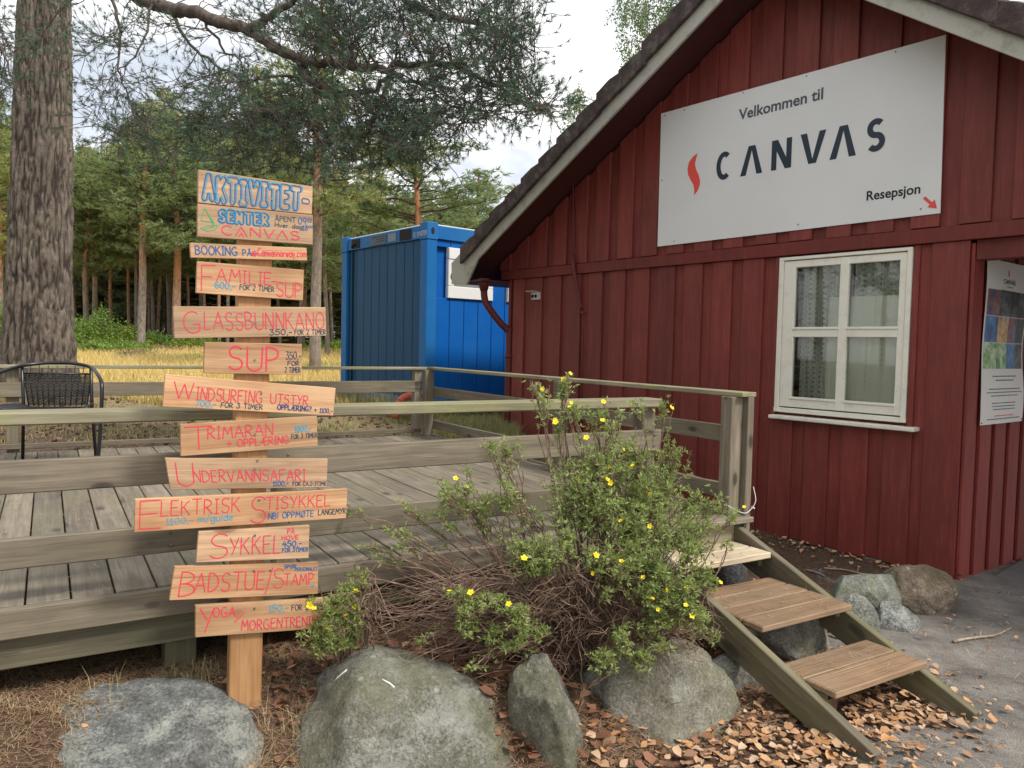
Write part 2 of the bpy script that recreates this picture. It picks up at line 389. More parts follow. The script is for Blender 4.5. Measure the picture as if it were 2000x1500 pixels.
# core walls: gable with the window opening, side walls, back
WT0, WT1, WZ0, WZ1 = .405, 1.475, 1.10, 2.39
core = MB()
def cbox(t0, t1, o0, o1, z0, z1): core.box(-t1, -t0, -o1, -o0, z0, z1)
cbox(0.02, WT0, -.18, -.042, -.2, 2.42); cbox(WT1, 5.18, -.18, -.042, -.2, 2.42)
cbox(WT0, WT1, -.18, -.042, -.2, WZ0); cbox(WT0, WT1, -.18, -.042, WZ1, 2.42)
cbox(5.0, 5.18, -8, -.18, -.2, 2.5); cbox(.04, .2, -8, -.18, -.2, 2.5); cbox(-2.2, 5.18, -8.2, -8, -.2, 2.9)
cbox(-2.2, 5.18, -8.0, -.2, 2.425, 2.48)
wallo = core.build('wall', M['redtrim'], house, smooth=False)
gp = [(-2.2, 2.43), (5.18, 2.43), (5.18, zl(5.18)+.08), (1.5, zl(1.5)+.05), (-2.2, max(2.5, zr(-2.2)+.08))]
hprism('gable_wall', gp, -.16, -.042, M['redtrim'])
# foundation strip
hbox('foundation', .05, 5.15, -.12, -.03, -.3, .012, mat('grey_foundation', (.22, .21, .19), .9), bev=0)
wall_base = lambda t: .0+.5*float(sst((t-1.5)/3.7))
# lower cladding: proud boards .19 wide at pitch .3275, recessed boards between
k = 0
t = .54-.193
rb = random.Random(3)
edges = []
while t < 5.1:
    edges.append(t); t += .3275
prev = .25
for t0 in edges:
    t1 = min(t0+.193, 5.19)
    for (a, b, oo0, oo1, nm) in ((prev, t0, -.042, -.024, 'recessed_board'), (t0-.008, t1+.008, -.024, rb.uniform(-.003, .002), 'cladding_board')):
        zb = wall_base((a+b)/2)+rb.uniform(.008, .02)
        inwin = b > WT0-.02 and a < WT1+.02
        if inwin:
            hbox(nm, a, b, oo0, oo1, zb, 1.035, M['red'])
            if a < WT0-.02 or b > WT1+.02:
                aa, bb = (a, WT0-.022) if a < WT0-.02 else (WT1+.022, b)
                if bb-aa > .01: hbox(nm, aa, bb, oo0, oo1, 1.036, 2.418, M['red'])
        else: hbox(nm, a, b, oo0, oo1, zb, 2.418, M['red'])
    prev = t1
hbox('corner_board', .0, .25, -.024, .004, .0, 2.418, M['red'])
hbox('corner_board', 5.19-.02, 5.215, -.3, .006, .5, 2.418, M['redtrim'])
# band
hbox('band_board', -2.3, 5.35, -.024, .022, 2.42, 2.527, M['redtrim'])
# upper cladding
t = .41-.192-.332*8
prev = t-.14
while t < 5.7:
    t0, t1 = t, t+.192
    for (a, b, oo0, oo1, nm) in ((prev, t0, -.042, -.022, 'recessed_board'), (t0-.006, t1+.006, -.022, .004+rb.uniform(-.002, .004), 'cladding_board')):
        if a < -2.25: continue
        zb = 2.53+rb.uniform(0, .008)
        za, zb2 = zlow(a)+.06, zlow(b)+.06
        if min(za, zb2) < 2.56: continue
        pts = [(a, zb), (b, zb), (b, zb2)]+([(1.5, zl(1.5)+.06)] if a < 1.5 < b else [])+[(a, za)]
        hprism(nm, pts, oo0, oo1, M['red'], bev=.003)
    prev = t1; t += .332
# porch side wall boards (local +x face at t = 0)
s_ = .02
while s_ < 4.2:
    wdt = .18 if s_ < .1 else .2
    hbox('cladding_board', -.026, -.002, -(s_+wdt), -s_, -.02-.07*s_-.1, 2.4, M['redlite'])
    hbox('recessed_board', -.002, .02, -(s_+wdt+.09), -(s_+wdt-.01), -.02-.07*s_-.1, 2.4, M['redtrim'])
    s_ += .29 if s_ > .1 else .26
hbox('porch_beam', -2.25, -.03, -.14, -.03, 2.28, 2.42, M['redtrim'])
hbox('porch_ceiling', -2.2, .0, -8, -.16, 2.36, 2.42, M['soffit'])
hbox('porch_post', -2.25, -2.13, -.14, -.02, -.4, 2.28, M['redtrim'])
# roof slabs, soffit, barge boards, verge tiles
OV = .45
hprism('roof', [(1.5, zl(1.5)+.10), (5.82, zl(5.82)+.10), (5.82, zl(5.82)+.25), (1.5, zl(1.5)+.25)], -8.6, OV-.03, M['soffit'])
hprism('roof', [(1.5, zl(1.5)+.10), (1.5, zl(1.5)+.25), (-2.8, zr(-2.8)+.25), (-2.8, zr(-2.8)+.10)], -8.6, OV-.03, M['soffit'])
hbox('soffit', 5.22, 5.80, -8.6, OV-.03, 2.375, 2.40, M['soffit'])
hprism('barge_board', [(1.5, zl(1.5)), (5.274, zl(5.274)-.0), (5.488, 2.35), (5.815, 2.366), (5.825, 2.63), (1.5, zl(1.5)+.28)], OV-.028, OV, M['barge'], bev=.003)
hprism('barge_board', [(1.5, zl(1.5)), (1.5, zl(1.5)+.28), (-2.85, zr(-2.85)+.28), (-2.85, zr(-2.85))], OV-.028, OV, M['barge'], bev=.003)
def verge(sign, t_end, zf, n):
    tm = None
    for q in range(n):
        # each verge tile: lipped slab following the slope
        Lt = .40; stp = .335/math.hypot(1, .6)
        ta = 1.5+sign*q*stp; tb = ta+sign*(.40/math.hypot(1, .6))
        if abs(tb-1.5) > abs(t_end-1.5)+.1: break
        j = rb.uniform(-.008, .012)
        za, zb = zf(ta)+.27+j, zf(tb)+.27+.035+j
        pts = [(ta, za-.14), (tb, zb-.17), (tb, zb+.045), (ta+(tb-ta)*.5, (za+zb)/2+.05+rb.uniform(-.01, .01)), (ta, za+.02)]
        o = hprism('verge_tile', pts, OV+.004, OV+.045+q % 2*.004, M['tile'], bev=.008)
        pts2 = [(ta, za), (tb, zb-.02), (tb, zb+.04), (ta, za+.015)]
        hprism('roof_tile', pts2, OV-.30, OV+.002, M['tile'], bev=.006)
verge(1, 5.72, zl, 14); verge(-1, -2.75, zr, 14)
# the rest of the roof covering as one piece
rt = MB()
for sgn, zf, te in ((1, zl, 5.75), (-1, zr, -2.75)):
    n = 13
    for q in range(n):
        ta = 1.5+sgn*q*.29; tb = ta+sgn*.33
        if abs(tb-1.5) > abs(te-1.5)+.05: break
        for c in range(26):
            y0 = -(OV-.31)+c*.33; x0, x1 = sorted((-ta, -tb)); b = len(rt.v)
            for yy, dz in ((y0, .0), (y0+.1, .035), (y0+.22, .035), (y0+.33, .0)):
                rt.v += [Vector((-ta, yy, zf(ta)+.265+dz)), Vector((-tb, yy, zf(tb)+.30+dz))]
            for e in range(3): rt.f.append((b+2*e, b+2*e+1, b+2*e+3, b+2*e+2)); rt.m.append(0)
tag(rt.build('roof_tiles', M['tile'], house, smooth=False), kind='stuff')
hprism('ridge_cap', [(1.3, zl(1.5)+.22), (1.5, zl(1.5)+.40), (1.7, zl(1.5)+.22)], -8.6, OV+.05, M['tile'], bev=.01)
# gutter with downpipe at the left eave
g = MB(); g.tube([Vector((-5.86, -.40, 2.47)), Vector((-5.86, 8.5, 2.47))], .055, 10)
g.build('gutter', M['redtrim'], house)
dp = MB()
path = [(-5.33, -.30, 2.40), (-5.33, -.30, 2.33), (-5.33, -.29, 2.20), (-5.31, -.26, 2.10), (-5.24, -.12, 1.90), (-5.20, -.02, 1.80), (-5.19, .0, 1.72), (-5.19, .0, .56)]
dp.tube(smooth_path(path, 5), .042, 12); dp.tube([(-5.33, -.30, 2.42), (-5.33, -.30, 2.36), (-5.33, -.30, 2.27)], [.075, .07, .045], 12)
dpo = dp.build('downpipe', M['redtrim'], house)
br = MB(); br.tube([(-5.19, .0, 1.50), (-5.19, 0, 1.46)], .052, 12); br.tube([(-5.19, 0, 1.48), (-5.10, -.0, 1.48)], .01, 6); br.build('pipe_bracket', M['redtrim'], dpo)
# painted-over cable on the wall
cb = MB()
def wp(x, y, off): tq, zq = wall(x, y, off); return Vector((-tq, -off, zq))
cb.tube([wp(1119, 300, .03), wp(1120, 470, .03), wp(1121, 515, .04)], .011, 6)
cb.tube([wp(1118, 498, .045), wp(1121, 530, .045), wp(1134, 596, .03), wp(1138, 604, .02)], [.024, .022, .014, .012], 6)
cb.tube([wp(1138, 604, .015), wp(1139, 640, .015), wp(1137, 700, .015), wp(1136, 900, .015)], .012, 6)
cb.tube([wp(1131, 610, .02), wp(1143, 613, .02)], .012, 6)
cb.build('painted_cable', M['redtrim'], house)

# ---- window
win = bpy.data.objects.new('window', None); C.objects.link(win); win.parent = house
def wbox(name, t0, t1, z0, z1, o0, o1, mt=None, bev=.004): return hbox(name, t0, t1, o0, o1, z0, z1, mt or M['white'], win, bev)
wbox('casing', .388, .425, 1.095, 2.40, -.10, .012); wbox('casing', 1.449, 1.491, 1.095, 2.40, -.10, .012)
wbox('casing', .388, 1.491, 2.378, 2.405, -.10, .014)
wbox('sash_rail', .427, 1.447, 2.314, 2.372, -.045, .0); wbox('sash_rail', .427, 1.447, 1.142, 1.215, -.045, .0)
wbox('sash_stile', .427, .480, 1.142, 2.372, -.044, .001); wbox('sash_stile', 1.342, 1.447, 1.142, 2.372, -.044, .001)
wbox('mullion', .876, .948, 1.142, 2.372, -.043, .004); 
wbox('glazing_bar', .480, .8765, 1.733, 1.800, -.042, .002); wbox('glazing_bar', .9475, 1.342, 1.733, 1.800, -.042, .002)
for (a, b) in ((.476, .880), (.944, 1.346)):
    for zz in (1.802, 1.217): wbox('drip_bead', a-.004, b+.004, zz-.008, zz+.014, .0, .012)
wbox('sill_board', .385, 1.50, 1.092, 1.132, -.06, .004)
si = hprism('window_sill', [(.292, 1.036), (1.505, 1.036), (1.505, 1.068), (.292, 1.068)], -.03, .075, M['white'], win, .006)
def glassmat():
    s = NT('window_glass'); t = s.t; o = t.nodes['Material Output']; tr = s.n('BsdfTransparent'); tr.inputs[0].default_value = (.92, .95, .93, 1); gl = s.n('BsdfGlossy'); gl.inputs['Roughness'].default_value = .02
    mxs = s.n('MixShader'); fr = s.n('Fresnel'); fr.inputs[0].default_value = 1.5; s.l(fr.outputs[0], mxs.inputs[0]); s.l(tr.outputs[0], mxs.inputs[1]); s.l(gl.outputs[0], mxs.inputs[2]); s.l(mxs.outputs[0], o.inputs[0]); return s.m
M['glass'] = glassmat()
for (a, b) in ((.478, .878), (.946, 1.344)):
    for (z0, z1) in ((1.215, 1.735), (1.798, 2.316)): wbox('pane', a, b, z0, z1, -.026, -.022, M['glass'], 0)
# ---- lace curtains behind the window
def lacemat():
    s = NT('lace_fabric'); tcn = s.n('TexCoord'); mp = s.n('Mapping'); mp.inputs['Scale'].default_value = (1, 1, 1); s.l(tcn.outputs['UV'], mp.inputs[0])
    sep = s.n('SeparateXYZ'); s.l(mp.outputs[0], sep.inputs[0])
    def rep(c, k, o=0): return s.math('SUBTRACT', s.math('FRACT', s.math('ADD', s.math('MULTIPLY', c, k), o)), .5)
    wv = s.noise(tcn.outputs['UV'], 6, 3, .5); a = rep(s.math('ADD', sep.outputs[0], s.math('MULTIPLY', wv, .06)), 22); b = rep(s.math('ADD', sep.outputs[1], s.math('MULTIPLY', wv, .05)), 24)
    r = s.math('SQRT', s.math('ADD', s.math('MULTIPLY', a, a), s.math('MULTIPLY', b, b)))
    hole = s.ramp(r, [(.18, G3(.50)), (.32, G3(.97)), (.42, G3(.97)), (.52, G3(.8))])
    c2 = rep(sep.outputs[1], 64); ln = s.ramp(s.math('ABSOLUTE', c2), [(.15, G3(1)), (.4, G3(.88))])
    fac = s.math('MULTIPLY', hole, ln)
    d = s.n('BsdfDiffuse'); d.inputs[0].default_value = (.82, .80, .70, 1); tl = s.n('BsdfTranslucent'); tl.inputs[0].default_value = (.8, .78, .68, 1)
    m1 = s.n('MixShader'); m1.inputs[0].default_value = .25; s.l(d.outputs[0], m1.inputs[1]); s.l(tl.outputs[0], m1.inputs[2])
    tr = s.n('BsdfTransparent'); m2 = s.n('MixShader'); s.l(fac, m2.inputs[0]); s.l(tr.outputs[0], m2.inputs[1]); s.l(m1.outputs[0], m2.inputs[2]); s.l(m2.outputs[0], s.t.nodes['Material Output'].inputs[0]); return s.m
M['lace'] = lacemat(); M['linen'] = mat('white_linen_panel', (.78, .75, .64), .9)
def curtain(name, t0, t1, z0, z1, off, folds, mt, label, edge=None, amp=.018):
    nxx, nzz = 90, 30; v = []; f = []; uv = []
    for b in range(nzz+1):
        for a in range(nxx+1):
            fx = a/nxx; fz = b/nzz; tt0, tt1 = (t0, t1) if edge is None else edge(fz)
            tq = tt0+(tt1-tt0)*fx
            y = -off+amp*math.sin(fx*folds*6.283+.8*math.sin(fz*2+fx*5))+.006*math.sin(fx*41+fz*3)
            v.append((-tq, y, z0+(z1-z0)*fz)); uv.append(((t1-t0)*fx*1.35, (z1-z0)*fz))
    for b in range(nzz):
        for a in range(nxx): q = b*(nxx+1)+a; f.append((q, q+1, q+nxx+2, q+nxx+1))
    me = pymesh(name, [HM @ Vector(p) for p in v], f, True); ul = me.uv_layers.new(name='UVMap')
    for lp in me.loops: ul.data[lp.index].uv = uv[lp.vertex_index]
    o = link(name, me, None, mt); return tag(o, label, 'curtain')
curtain('lace_curtain', .47, .88, 1.15, 2.36, -.11, 7, M['lace'], 'lace curtain behind the right-hand panes of the white window')
curtain('lace_curtain', .94, 1.34, 1.15, 2.36, -.13, 6, M['lace'], 'gathered lace curtain behind the left-hand panes of the white window', edge=lambda fz: (.94-.03*fz, 1.13-.12*fz+.0))
curtain('lace_curtain', 1.02, 1.36, 1.15, 2.36, -.17, 5, M['lace'], 'shadowed lace curtain hanging deepest behind the dark upper left pane')
curtain('cloth_panel', .44, 1.08, 1.15, 2.06, -.085, 3, M['linen'], 'plain cream cloth screen hanging across the lower right of the window', amp=.006)
# far wall inside, so the room reads dark
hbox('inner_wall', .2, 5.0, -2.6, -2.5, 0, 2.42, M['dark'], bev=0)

# ---- electrical socket
sk = thing('wall_socket', 'small grey outdoor double socket with its lid flipped open on the red wall', 'socket', HM)
def skb(nm, t0, t1, o0, o1, z0, z1, mt, p=sk): return hbox(nm, t0, t1, o0, o1, z0, z1, mt, p, .004)
M['plastic'] = mat('grey_white_plastic', (.55, .54, .50), .5)
st, szz = wall(1046, 578, .03)
skb('housing', st-.06, st+.06, .0, .05, szz-.045, szz+.045, M['plastic']); 
for dt in (-.028, .028):
    c = MB(); c.tube([Vector((-(st+dt), -.052, szz-.005)), Vector((-(st+dt), -.056, szz-.005))], .021, 14); c.build('outlet', M['dark'], sk)
skb('lid', st-.06, st+.075, .05, .13, szz+.045, szz+.055, M['plastic'])

# ================================================================ TEXT
def glyph_pts(s, bold=0, font=None, shear=0):
    cu = bpy.data.curves.new('t', 'FONT'); cu.body = s; cu.size = 1; cu.offset = bold; cu.resolution_u = 4; cu.shear = shear
    o = bpy.data.objects.new('t', cu); C.objects.link(o); dg = bpy.context.evaluated_depsgraph_get()
    me = bpy.data.meshes.new_from_object(o.evaluated_get(dg)); 
    v = np.array([q.co[:] for q in me.vertices]); f = [tuple(p.vertices) for p in me.polygons]
    bpy.data.objects.remove(o); bpy.data.curves.remove(cu); bpy.data.meshes.remove(me); return v, f
def text_on(name, s, box, frame, mt, parent, bold=0, shear=0):
    """box=(a0,a1,b0,b1) in plane coords; frame(a,b)->Vector local"""
    v, f = glyph_pts(s, bold, shear=shear); a0, a1, b0, b1 = box
    mn = v.min(0); mxx = v.max(0)
    pts = [frame(a0+(a1-a0)*(p[0]-mn[0])/(mxx[0]-mn[0]), b0+(b1-b0)*(p[1]-mn[1])/(mxx[1]-mn[1])) for p in v]
    return link(name, pymesh(name, pts, f), parent, mt)

# ================================================================ WELCOME SIGN ON THE GABLE
sg = thing('welcome_sign', 'large white rectangular welcome sign with dark lettering screwed high on the red gable', 'sign', HM)
def signmat():
    s = NT('white_sign_panel'); v = s.coords((1, 1, 1)); n = s.noise(v, 1.5, 5, .6); c = s.mix(s.ramp(n, [(.4, G3(0)), (.75, G3(.35))]), (.74, .74, .72), (.60, .61, .61)); return s.out(c, .28)
hprism('panel', [(.205, 2.628), (2.845, 2.618), (2.850, 3.915), (.225, 3.895)], .008, .016, signmat(), sg, .001)
SF = lambda a, b: Vector((-a, -.0175, b))
M['navy'] = mat('dark_slate_print', (.022, .035, .055), .4); M['grey'] = mat('grey_print', (.08, .085, .11), .4); M['printred'] = mat('red_print', (.75, .08, .06), .4); M['printblack'] = mat('black_print', (.012, .012, .016), .4)
text_on('lettering', 'Velkommen til', (1.950, 1.148, 3.655, 3.752), SF, M['grey'], sg, .024)
def poly_on(name, polys, mt, parent, F_, ):
    v = []; f = []
    for P in polys:
        b = len(v); v += [F_(*p) for p in P]; f.append(tuple(range(b, b+len(P))))
    return link(name, pymesh(name, v, f), parent, mt)
zz = lambda x, y: wall(1300+x/2.857, y/2.857, .0175)
def stroke(P, w, cap=True):
    o_ = []
    for i, (a, b) in enumerate(zip(P[:-1], P[1:])):
        dx, dy = b[0]-a[0], b[1]-a[1]; l = math.hypot(dx, dy)
        if l < 1e-7: continue
        nx_, ny_ = -dy/l*w/2, dx/l*w/2; ex, ey = dx/l*w*.18, dy/l*w*.18
        o_.append(((a[0]-ex+nx_, a[1]-ey+ny_), (b[0]+ex+nx_, b[1]+ey+ny_), (b[0]+ex-nx_, b[1]+ey-ny_), (a[0]-ex-nx_, a[1]-ey-ny_)))
    return o_
def ribbon(P, w):
    L_, R_ = [], []
    for i, p in enumerate(P):
        a = P[max(i-1, 0)]; b = P[min(i+1, len(P)-1)]; dx, dy = b[0]-a[0], b[1]-a[1]; l = math.hypot(dx, dy) or 1
        nx_, ny_ = -dy/l*w/2, dx/l*w/2; L_.append((p[0]+nx_, p[1]+ny_)); R_.append((p[0]-nx_, p[1]-ny_))
    return [(L_[i], L_[i+1], R_[i+1], R_[i]) for i in range(len(P)-1)]
zb, zt_ = 3.155, 3.408; wS = .046
def arcp(cx, cy, rx, ry, a0, a1, n=14): return [(cx+rx*math.cos(R(a0+(a1-a0)*i/n)), cy+ry*math.sin(R(a0+(a1-a0)*i/n))) for i in range(n+1)]
# letters (t grows to the left: use negative x = -t for drawing)
NF = lambda a, b: Vector((a, -.0175, b))
zm = (zb+zt_)/2; hh = (zt_-zb)/2
lets = []
cxC = -2.085; lets.append(ribbon(arcp(cxC, zm, .062, hh-wS/2, 52, 308, 26), wS))
def lam(xa, xb, top=None, inv=False):
    za, zc = (zb, zt_) if not inv else (zt_, zb); xm = (xa+xb)/2; ww = .058; s_ = .022
    def leg(x0, x1): return [(x0-ww/2, za), (x0+ww/2, za), (x1+s_, zc), (x1-s_, zc)]
    return [leg(xa+ww/2, xm-.012), leg(xb-ww/2, xm+.012)]
lets.append(lam(-1.912, -1.688))
xN0, xN1 = -1.602, -1.412
lets.append([[(xN0, zb), (xN0+.05, zb), (xN0+.05, zt_), (xN0, zt_)], [(xN1-.05, zb), (xN1, zb), (xN1, zt_), (xN1-.05, zt_)], [(xN0, zt_), (xN0+.058, zt_), (xN1, zb), (xN1-.058, zb)]])
lets.append(lam(-1.335, -1.108, inv=True)); lets.append(lam(-1.072, -.852))
cS = -.70; q = hh/2-.005
q = (hh-wS/2)/2; sp_ = arcp(cS, zm+q, .048, q, 40, 262, 16)+arcp(cS, zm-q, .050, q, 82, -142, 16)
lets.append(ribbon(sp_, wS))
fv = []; ff = []
for kk, Lr in enumerate(lets):
    o = poly_on('letter', [[(p[0], p[1]+0) for p in P] for P in Lr], M['navy'], sg, lambda a, b, kk=kk: Vector((a, -.0175-.0002*0, b)))
    # keep overlapping strokes apart
    me = o.data
    for pi, p in enumerate(me.polygons):
        for vi in p.vertices: me.vertices[vi].co.y -= .00006*pi
fl = [(180, 853), (152, 875), (130, 905), (122, 940), (125, 975), (140, 1005), (154, 1030), (160, 1060), (158, 1090), (178, 1065), (190, 1035), (192, 1008), (184, 975), (170, 945), (164, 915), (170, 885)]
flo = poly_on('flame_mark', [[(-wall(1300+x/2.857, y/2.857, .0175)[0], wall(1300+x/2.857, y/2.857, .0175)[1]) for x, y in fl]], M['printred'], sg, NF)
text_on('lettering', 'Resepsjon', (.752, .350, 2.765, 2.862), SF, M['printblack'], sg, .022)
ax, az = -.322, 2.756; bx_, bz_ = -.236, 2.672
d_ = Vector((bx_-ax, bz_-az)).normalized(); n_ = Vector((-d_.y, d_.x)); tip = Vector((bx_, bz_)); bs = tip-d_*.05
arr = [[tuple(Vector((ax, az))+n_*.011), tuple(Vector((ax, az))-n_*.011), tuple(bs-n_*.011), tuple(bs+n_*.011)], [tuple(bs-n_*.036), tuple(tip+d_*.012), tuple(bs+n_*.036)]]
poly_on('arrow', arr, M['printred'], sg, NF)
for (tx, tz) in ((2.80, 3.887), (2.565, 3.887), (1.91, 3.89), (1.303, 3.88), (.579, 3.874), (.341, 2.675), (1.325, 2.668), (2.636, 2.652), (2.81, 3.26)):
    c = MB(); c.tube([Vector((-tx, -.016, tz)), Vector((-tx, -.0195, tz))], .0065, 8); c.build('screw', M['screw'], sg, False)

# ================================================================ POSTER ON THE PORCH WALL
PM = HM @ Matrix.Rotation(R(90), 4, 'Z')       # local x = into the porch, local y = -right
ps = thing('wall_poster', 'tall white poster with a grid of holiday photos pinned to the red porch wall', 'poster', PM)
def PF(a, b, off=.0): 
    f_ = (2.31-b)/1.2
    bulge = .010*(1+math.sin(f_*9))*(.3+a)+.02*max(0, f_-.85)*3*(1-abs(a-.6))
    return Vector((a, -(.034+off+bulge), b))
def pgrid(name, a0, a1, b0, b1, mt, off, n=14, parent=ps):
    v = []; f = []
    for j in range(n+1):
        for i in range(7): v.append(PF(a0+(a1-a0)*i/6, b0+(b1-b0)*j/n, off))
    for j in range(n):
        for i in range(6): q = j*7+i; f.append((q, q+1, q+8, q+7))
    return link(name, pymesh(name, v, f, True), parent, mt)
M['paper'] = mat('white_poster_paper', (.72, .70, .66), .45)
pgrid('sheet', .205, 1.0, 1.105, 2.31, M['paper'], 0, 30)
def photomat(name, cols, sc):
    s = NT(name); v = s.coords((1, 1, 1)); n = s.noise(v, sc, 6, .7, .6); return s.out(s.ramp(n, [(.32+.36*i/(len(cols)-1), c) for i, c in enumerate(cols)]), .35)
PH = [photomat('photo_lake_people', [(.02, .03, .06), (.05, .09, .2), (.3, .12, .08), (.2, .3, .45)], 9), photomat('photo_dusk_water', [(.01, .012, .02), (.03, .04, .06), (.16, .17, .18), (.02, .03, .08)], 8),
      photomat('photo_sunset_jetty', [(.05, .02, .01), (.5, .25, .08), (.7, .5, .25), (.1, .2, .3)], 5), photomat('photo_green_trees', [(.02, .06, .01), (.1, .3, .04), (.5, .6, .4), (.7, .7, .62)], 8),
      photomat('photo_blue_sail', [(.02, .03, .06), (.05, .14, .35), (.1, .25, .5), (.6, .65, .7)], 6), photomat('photo_red_jackets', [(.03, .02, .02), (.35, .06, .04), (.05, .2, .3), (.25, .35, .4)], 10), photomat('photo_dark_forest', [(.01, .02, .02), (.03, .05, .05), (.1, .12, .1)], 9)]
rows = [(1.905, 2.095), (1.71, 1.90), (1.515, 1.705)]; colsx = [(.232, .46), (.463, .66), (.663, .82), (.823, .975)]
lay = [[0, 1, 6, 1], [4, 2, 5, 6], [3, 3, 4, 1]]
for r_, (b0, b1) in enumerate(rows):
    for c_, (a0, a1) in enumerate(colsx): pgrid('photo', a0, a1, b0, b1, PH[lay[r_][c_]], .0015, 5)
TF = lambda a, b: PF(a, b, .0016)
fp = [(.605, 2.255), (.585, 2.235), (.592, 2.215), (.60, 2.195), (.615, 2.215), (.605, 2.235)]
link('flame_mark', pymesh('fm', [TF(*p) for p in fp], [tuple(range(6))]), ps, M['printred'])
text_on('lettering', 'CANVAS', (.50, .72, 2.145, 2.18), TF, M['printblack'], ps, .01); text_on('lettering', 'HOVE', (.565, .66, 2.118, 2.130), TF, M['grey'], ps)
text_on('lettering', 'Aktivitetssenteret', (.47, .74, 2.075-.0+.0+.008, 2.098+.006), TF, M['printblack'], ps, .01)
# the small print is too blurred to read: rows of grey dashes of body text
for (a0, a1, b, mt) in ((.40, .85, 1.455, 'printblack'), (.46, .80, 1.425, 'printblack'), (.34, .92, 1.36, 'grey'), (.30, .95, 1.335, 'grey'), (.38, .88, 1.31, 'grey'), (.40, .84, 1.255, 'grey'), (.41, .83, 1.232, 'grey'), (.42, .82, 1.209, 'grey'), (.45, .80, 1.16, 'printred'), (.32, .94, 1.137, 'grey')):
    v = []; f = []; a = a0
    while a < a1:
        wq = rb.uniform(.012, .05); n0 = len(v); v += [TF(a, b), TF(min(a+wq, a1), b), TF(min(a+wq, a1), b+.008), TF(a, b+.008)]; f.append((n0, n0+1, n0+2, n0+3)); a += wq+.008
    link('text_line', pymesh('tl', v, f), ps, M[mt])
for (a, b) in ((.215, 2.30), (.225, 1.12), (.98, 1.12)):
    c = MB(); c.tube([PF(a, b, .001), PF(a, b, .006)], .006, 7); c.build('pin', M['screw'], ps, False)

# ================================================================ SHIPPING CONTAINER
cc = at_z(835, 432, 3.28); cc.z = .69
dlr = R(40.2); CM = Matrix.Translation(cc) @ Matrix.Rotation(dlr, 4, 'Z')
cont = thing('site_cabin_container', 'blue steel site cabin container with a white framed window behind the red house', 'container', CM)
CL, CW, CH = 6.06, 2.45, 2.59
def cb_(nm, x0, x1, y0, y1, z0, z1, mt='cframe', p=cont, bev=.008):
    c = Vector(((x0+x1)/2, (y0+y1)/2, (z0+z1)/2)); o = link(nm, boxmesh(x0-c.x, x1-c.x, y0-c.y, y1-c.y, z0-c.z, z1-c.z, bev), p, M[mt]); o.location = c; return o
for (x, y) in ((0, 0), (0, CW-.17), (CL-.17, 0), (CL-.17, CW-.17)):
    cb_('corner_post', x, x+.17, y, y+.17, .16, CH-.24)
    for z in (0, CH-.24+.002):
        cn = cb_('corner_casting', x-.008, x+.178, y-.008, y+.178, z, z+.238)
        if y == 0:
            h = MB(); h.tube([Vector((-.01, -.0945, .04)), Vector((-.01, -.0945, -.04))], .03, 12); 
            hp = prism('casting_hole', [(.028*math.cos(a*.5236), .048*math.sin(a*.5236)) for a in range(12)], -.0965, -.0945, M['dark'], cn, 'y')
cb_('top_rail', .17, CL-.17, .012, .12, CH-.22, CH-.035); cb_('top_rail', .012, .12, .17, CW-.17, CH-.22, CH-.035)
cb_('bottom_rail', .17, CL-.17, .012, .12, 0, .16); cb_('bottom_rail', .012, .12, .17, CW-.17, 0, .16)
M['paleroof'] = mat('pale_roof_edge', (.62, .62, .58), .5)
cb_('roof_sheet', .06, CL-.06, .06, CW-.06, CH-.033, CH-.012, 'paleroof')
cb_('inner_body', .11, CL-.03, .11, CW-.03, .05, CH-.05, 'cblue')
# facade panels, one by one
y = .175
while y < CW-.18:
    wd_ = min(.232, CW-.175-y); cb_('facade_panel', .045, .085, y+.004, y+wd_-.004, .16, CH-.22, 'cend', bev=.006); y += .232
wz0, wz1 = 1.52, 2.31
def cpx(x, y): p = CM.inverted() @ at_plane(x, y, cc, Vector((math.sin(dlr), -math.cos(dlr), 0))); return p
a_ = cpx(878, 483); b_ = cpx(876, 582); c_ = cpx(964, 588); d_2 = cpx(993, 590)
wx0, wx1 = a_.x, c_.x; wz0, wz1 = b_.z, a_.z
x = .175
while x < CL-.18:
    wd_ = min(.252, CL-.175-x)
    segs = [(.16, CH-.22)]
    for (q0, q1) in ((wx0, wx1), (d_2.x, d_2.x+(wx1-wx0))):
        if x+wd_ > q0 and x < q1: segs = [(.16, wz0), (wz1, CH-.22)]
    for (s0, s1) in segs: cb_('facade_panel', x+.004, x+wd_-.004, .045, .085, s0, s1, 'cblue', bev=.006)
    x += .252
M['pvc'] = mat('white_pvc_frame', (.78, .77, .74), .35); M['shutter'] = mat('grey_roller_shutter', (.20, .20, .195), .5)
for q0 in (wx0, d_2.x):
    q1 = q0+(wx1-wx0); wn = bpy.data.objects.new('window', None); C.objects.link(wn); wn.parent = cont
    cb_('shutter_box', q0, q1, .0, .085, wz1-.16, wz1, 'pvc', wn); cb_('frame', q0, q1, .01, .085, wz0, wz0+.17, 'pvc', wn)
    cb_('frame', q0, q0+.10, .01, .085, wz0+.17, wz1-.16, 'pvc', wn); cb_('frame', q1-.12, q1, .01, .085, wz0+.17, wz1-.16, 'pvc', wn)
    cb_('shutter', q0+.10, q1-.12, .04, .07, wz0+.17, wz1-.16, 'shutter', wn)
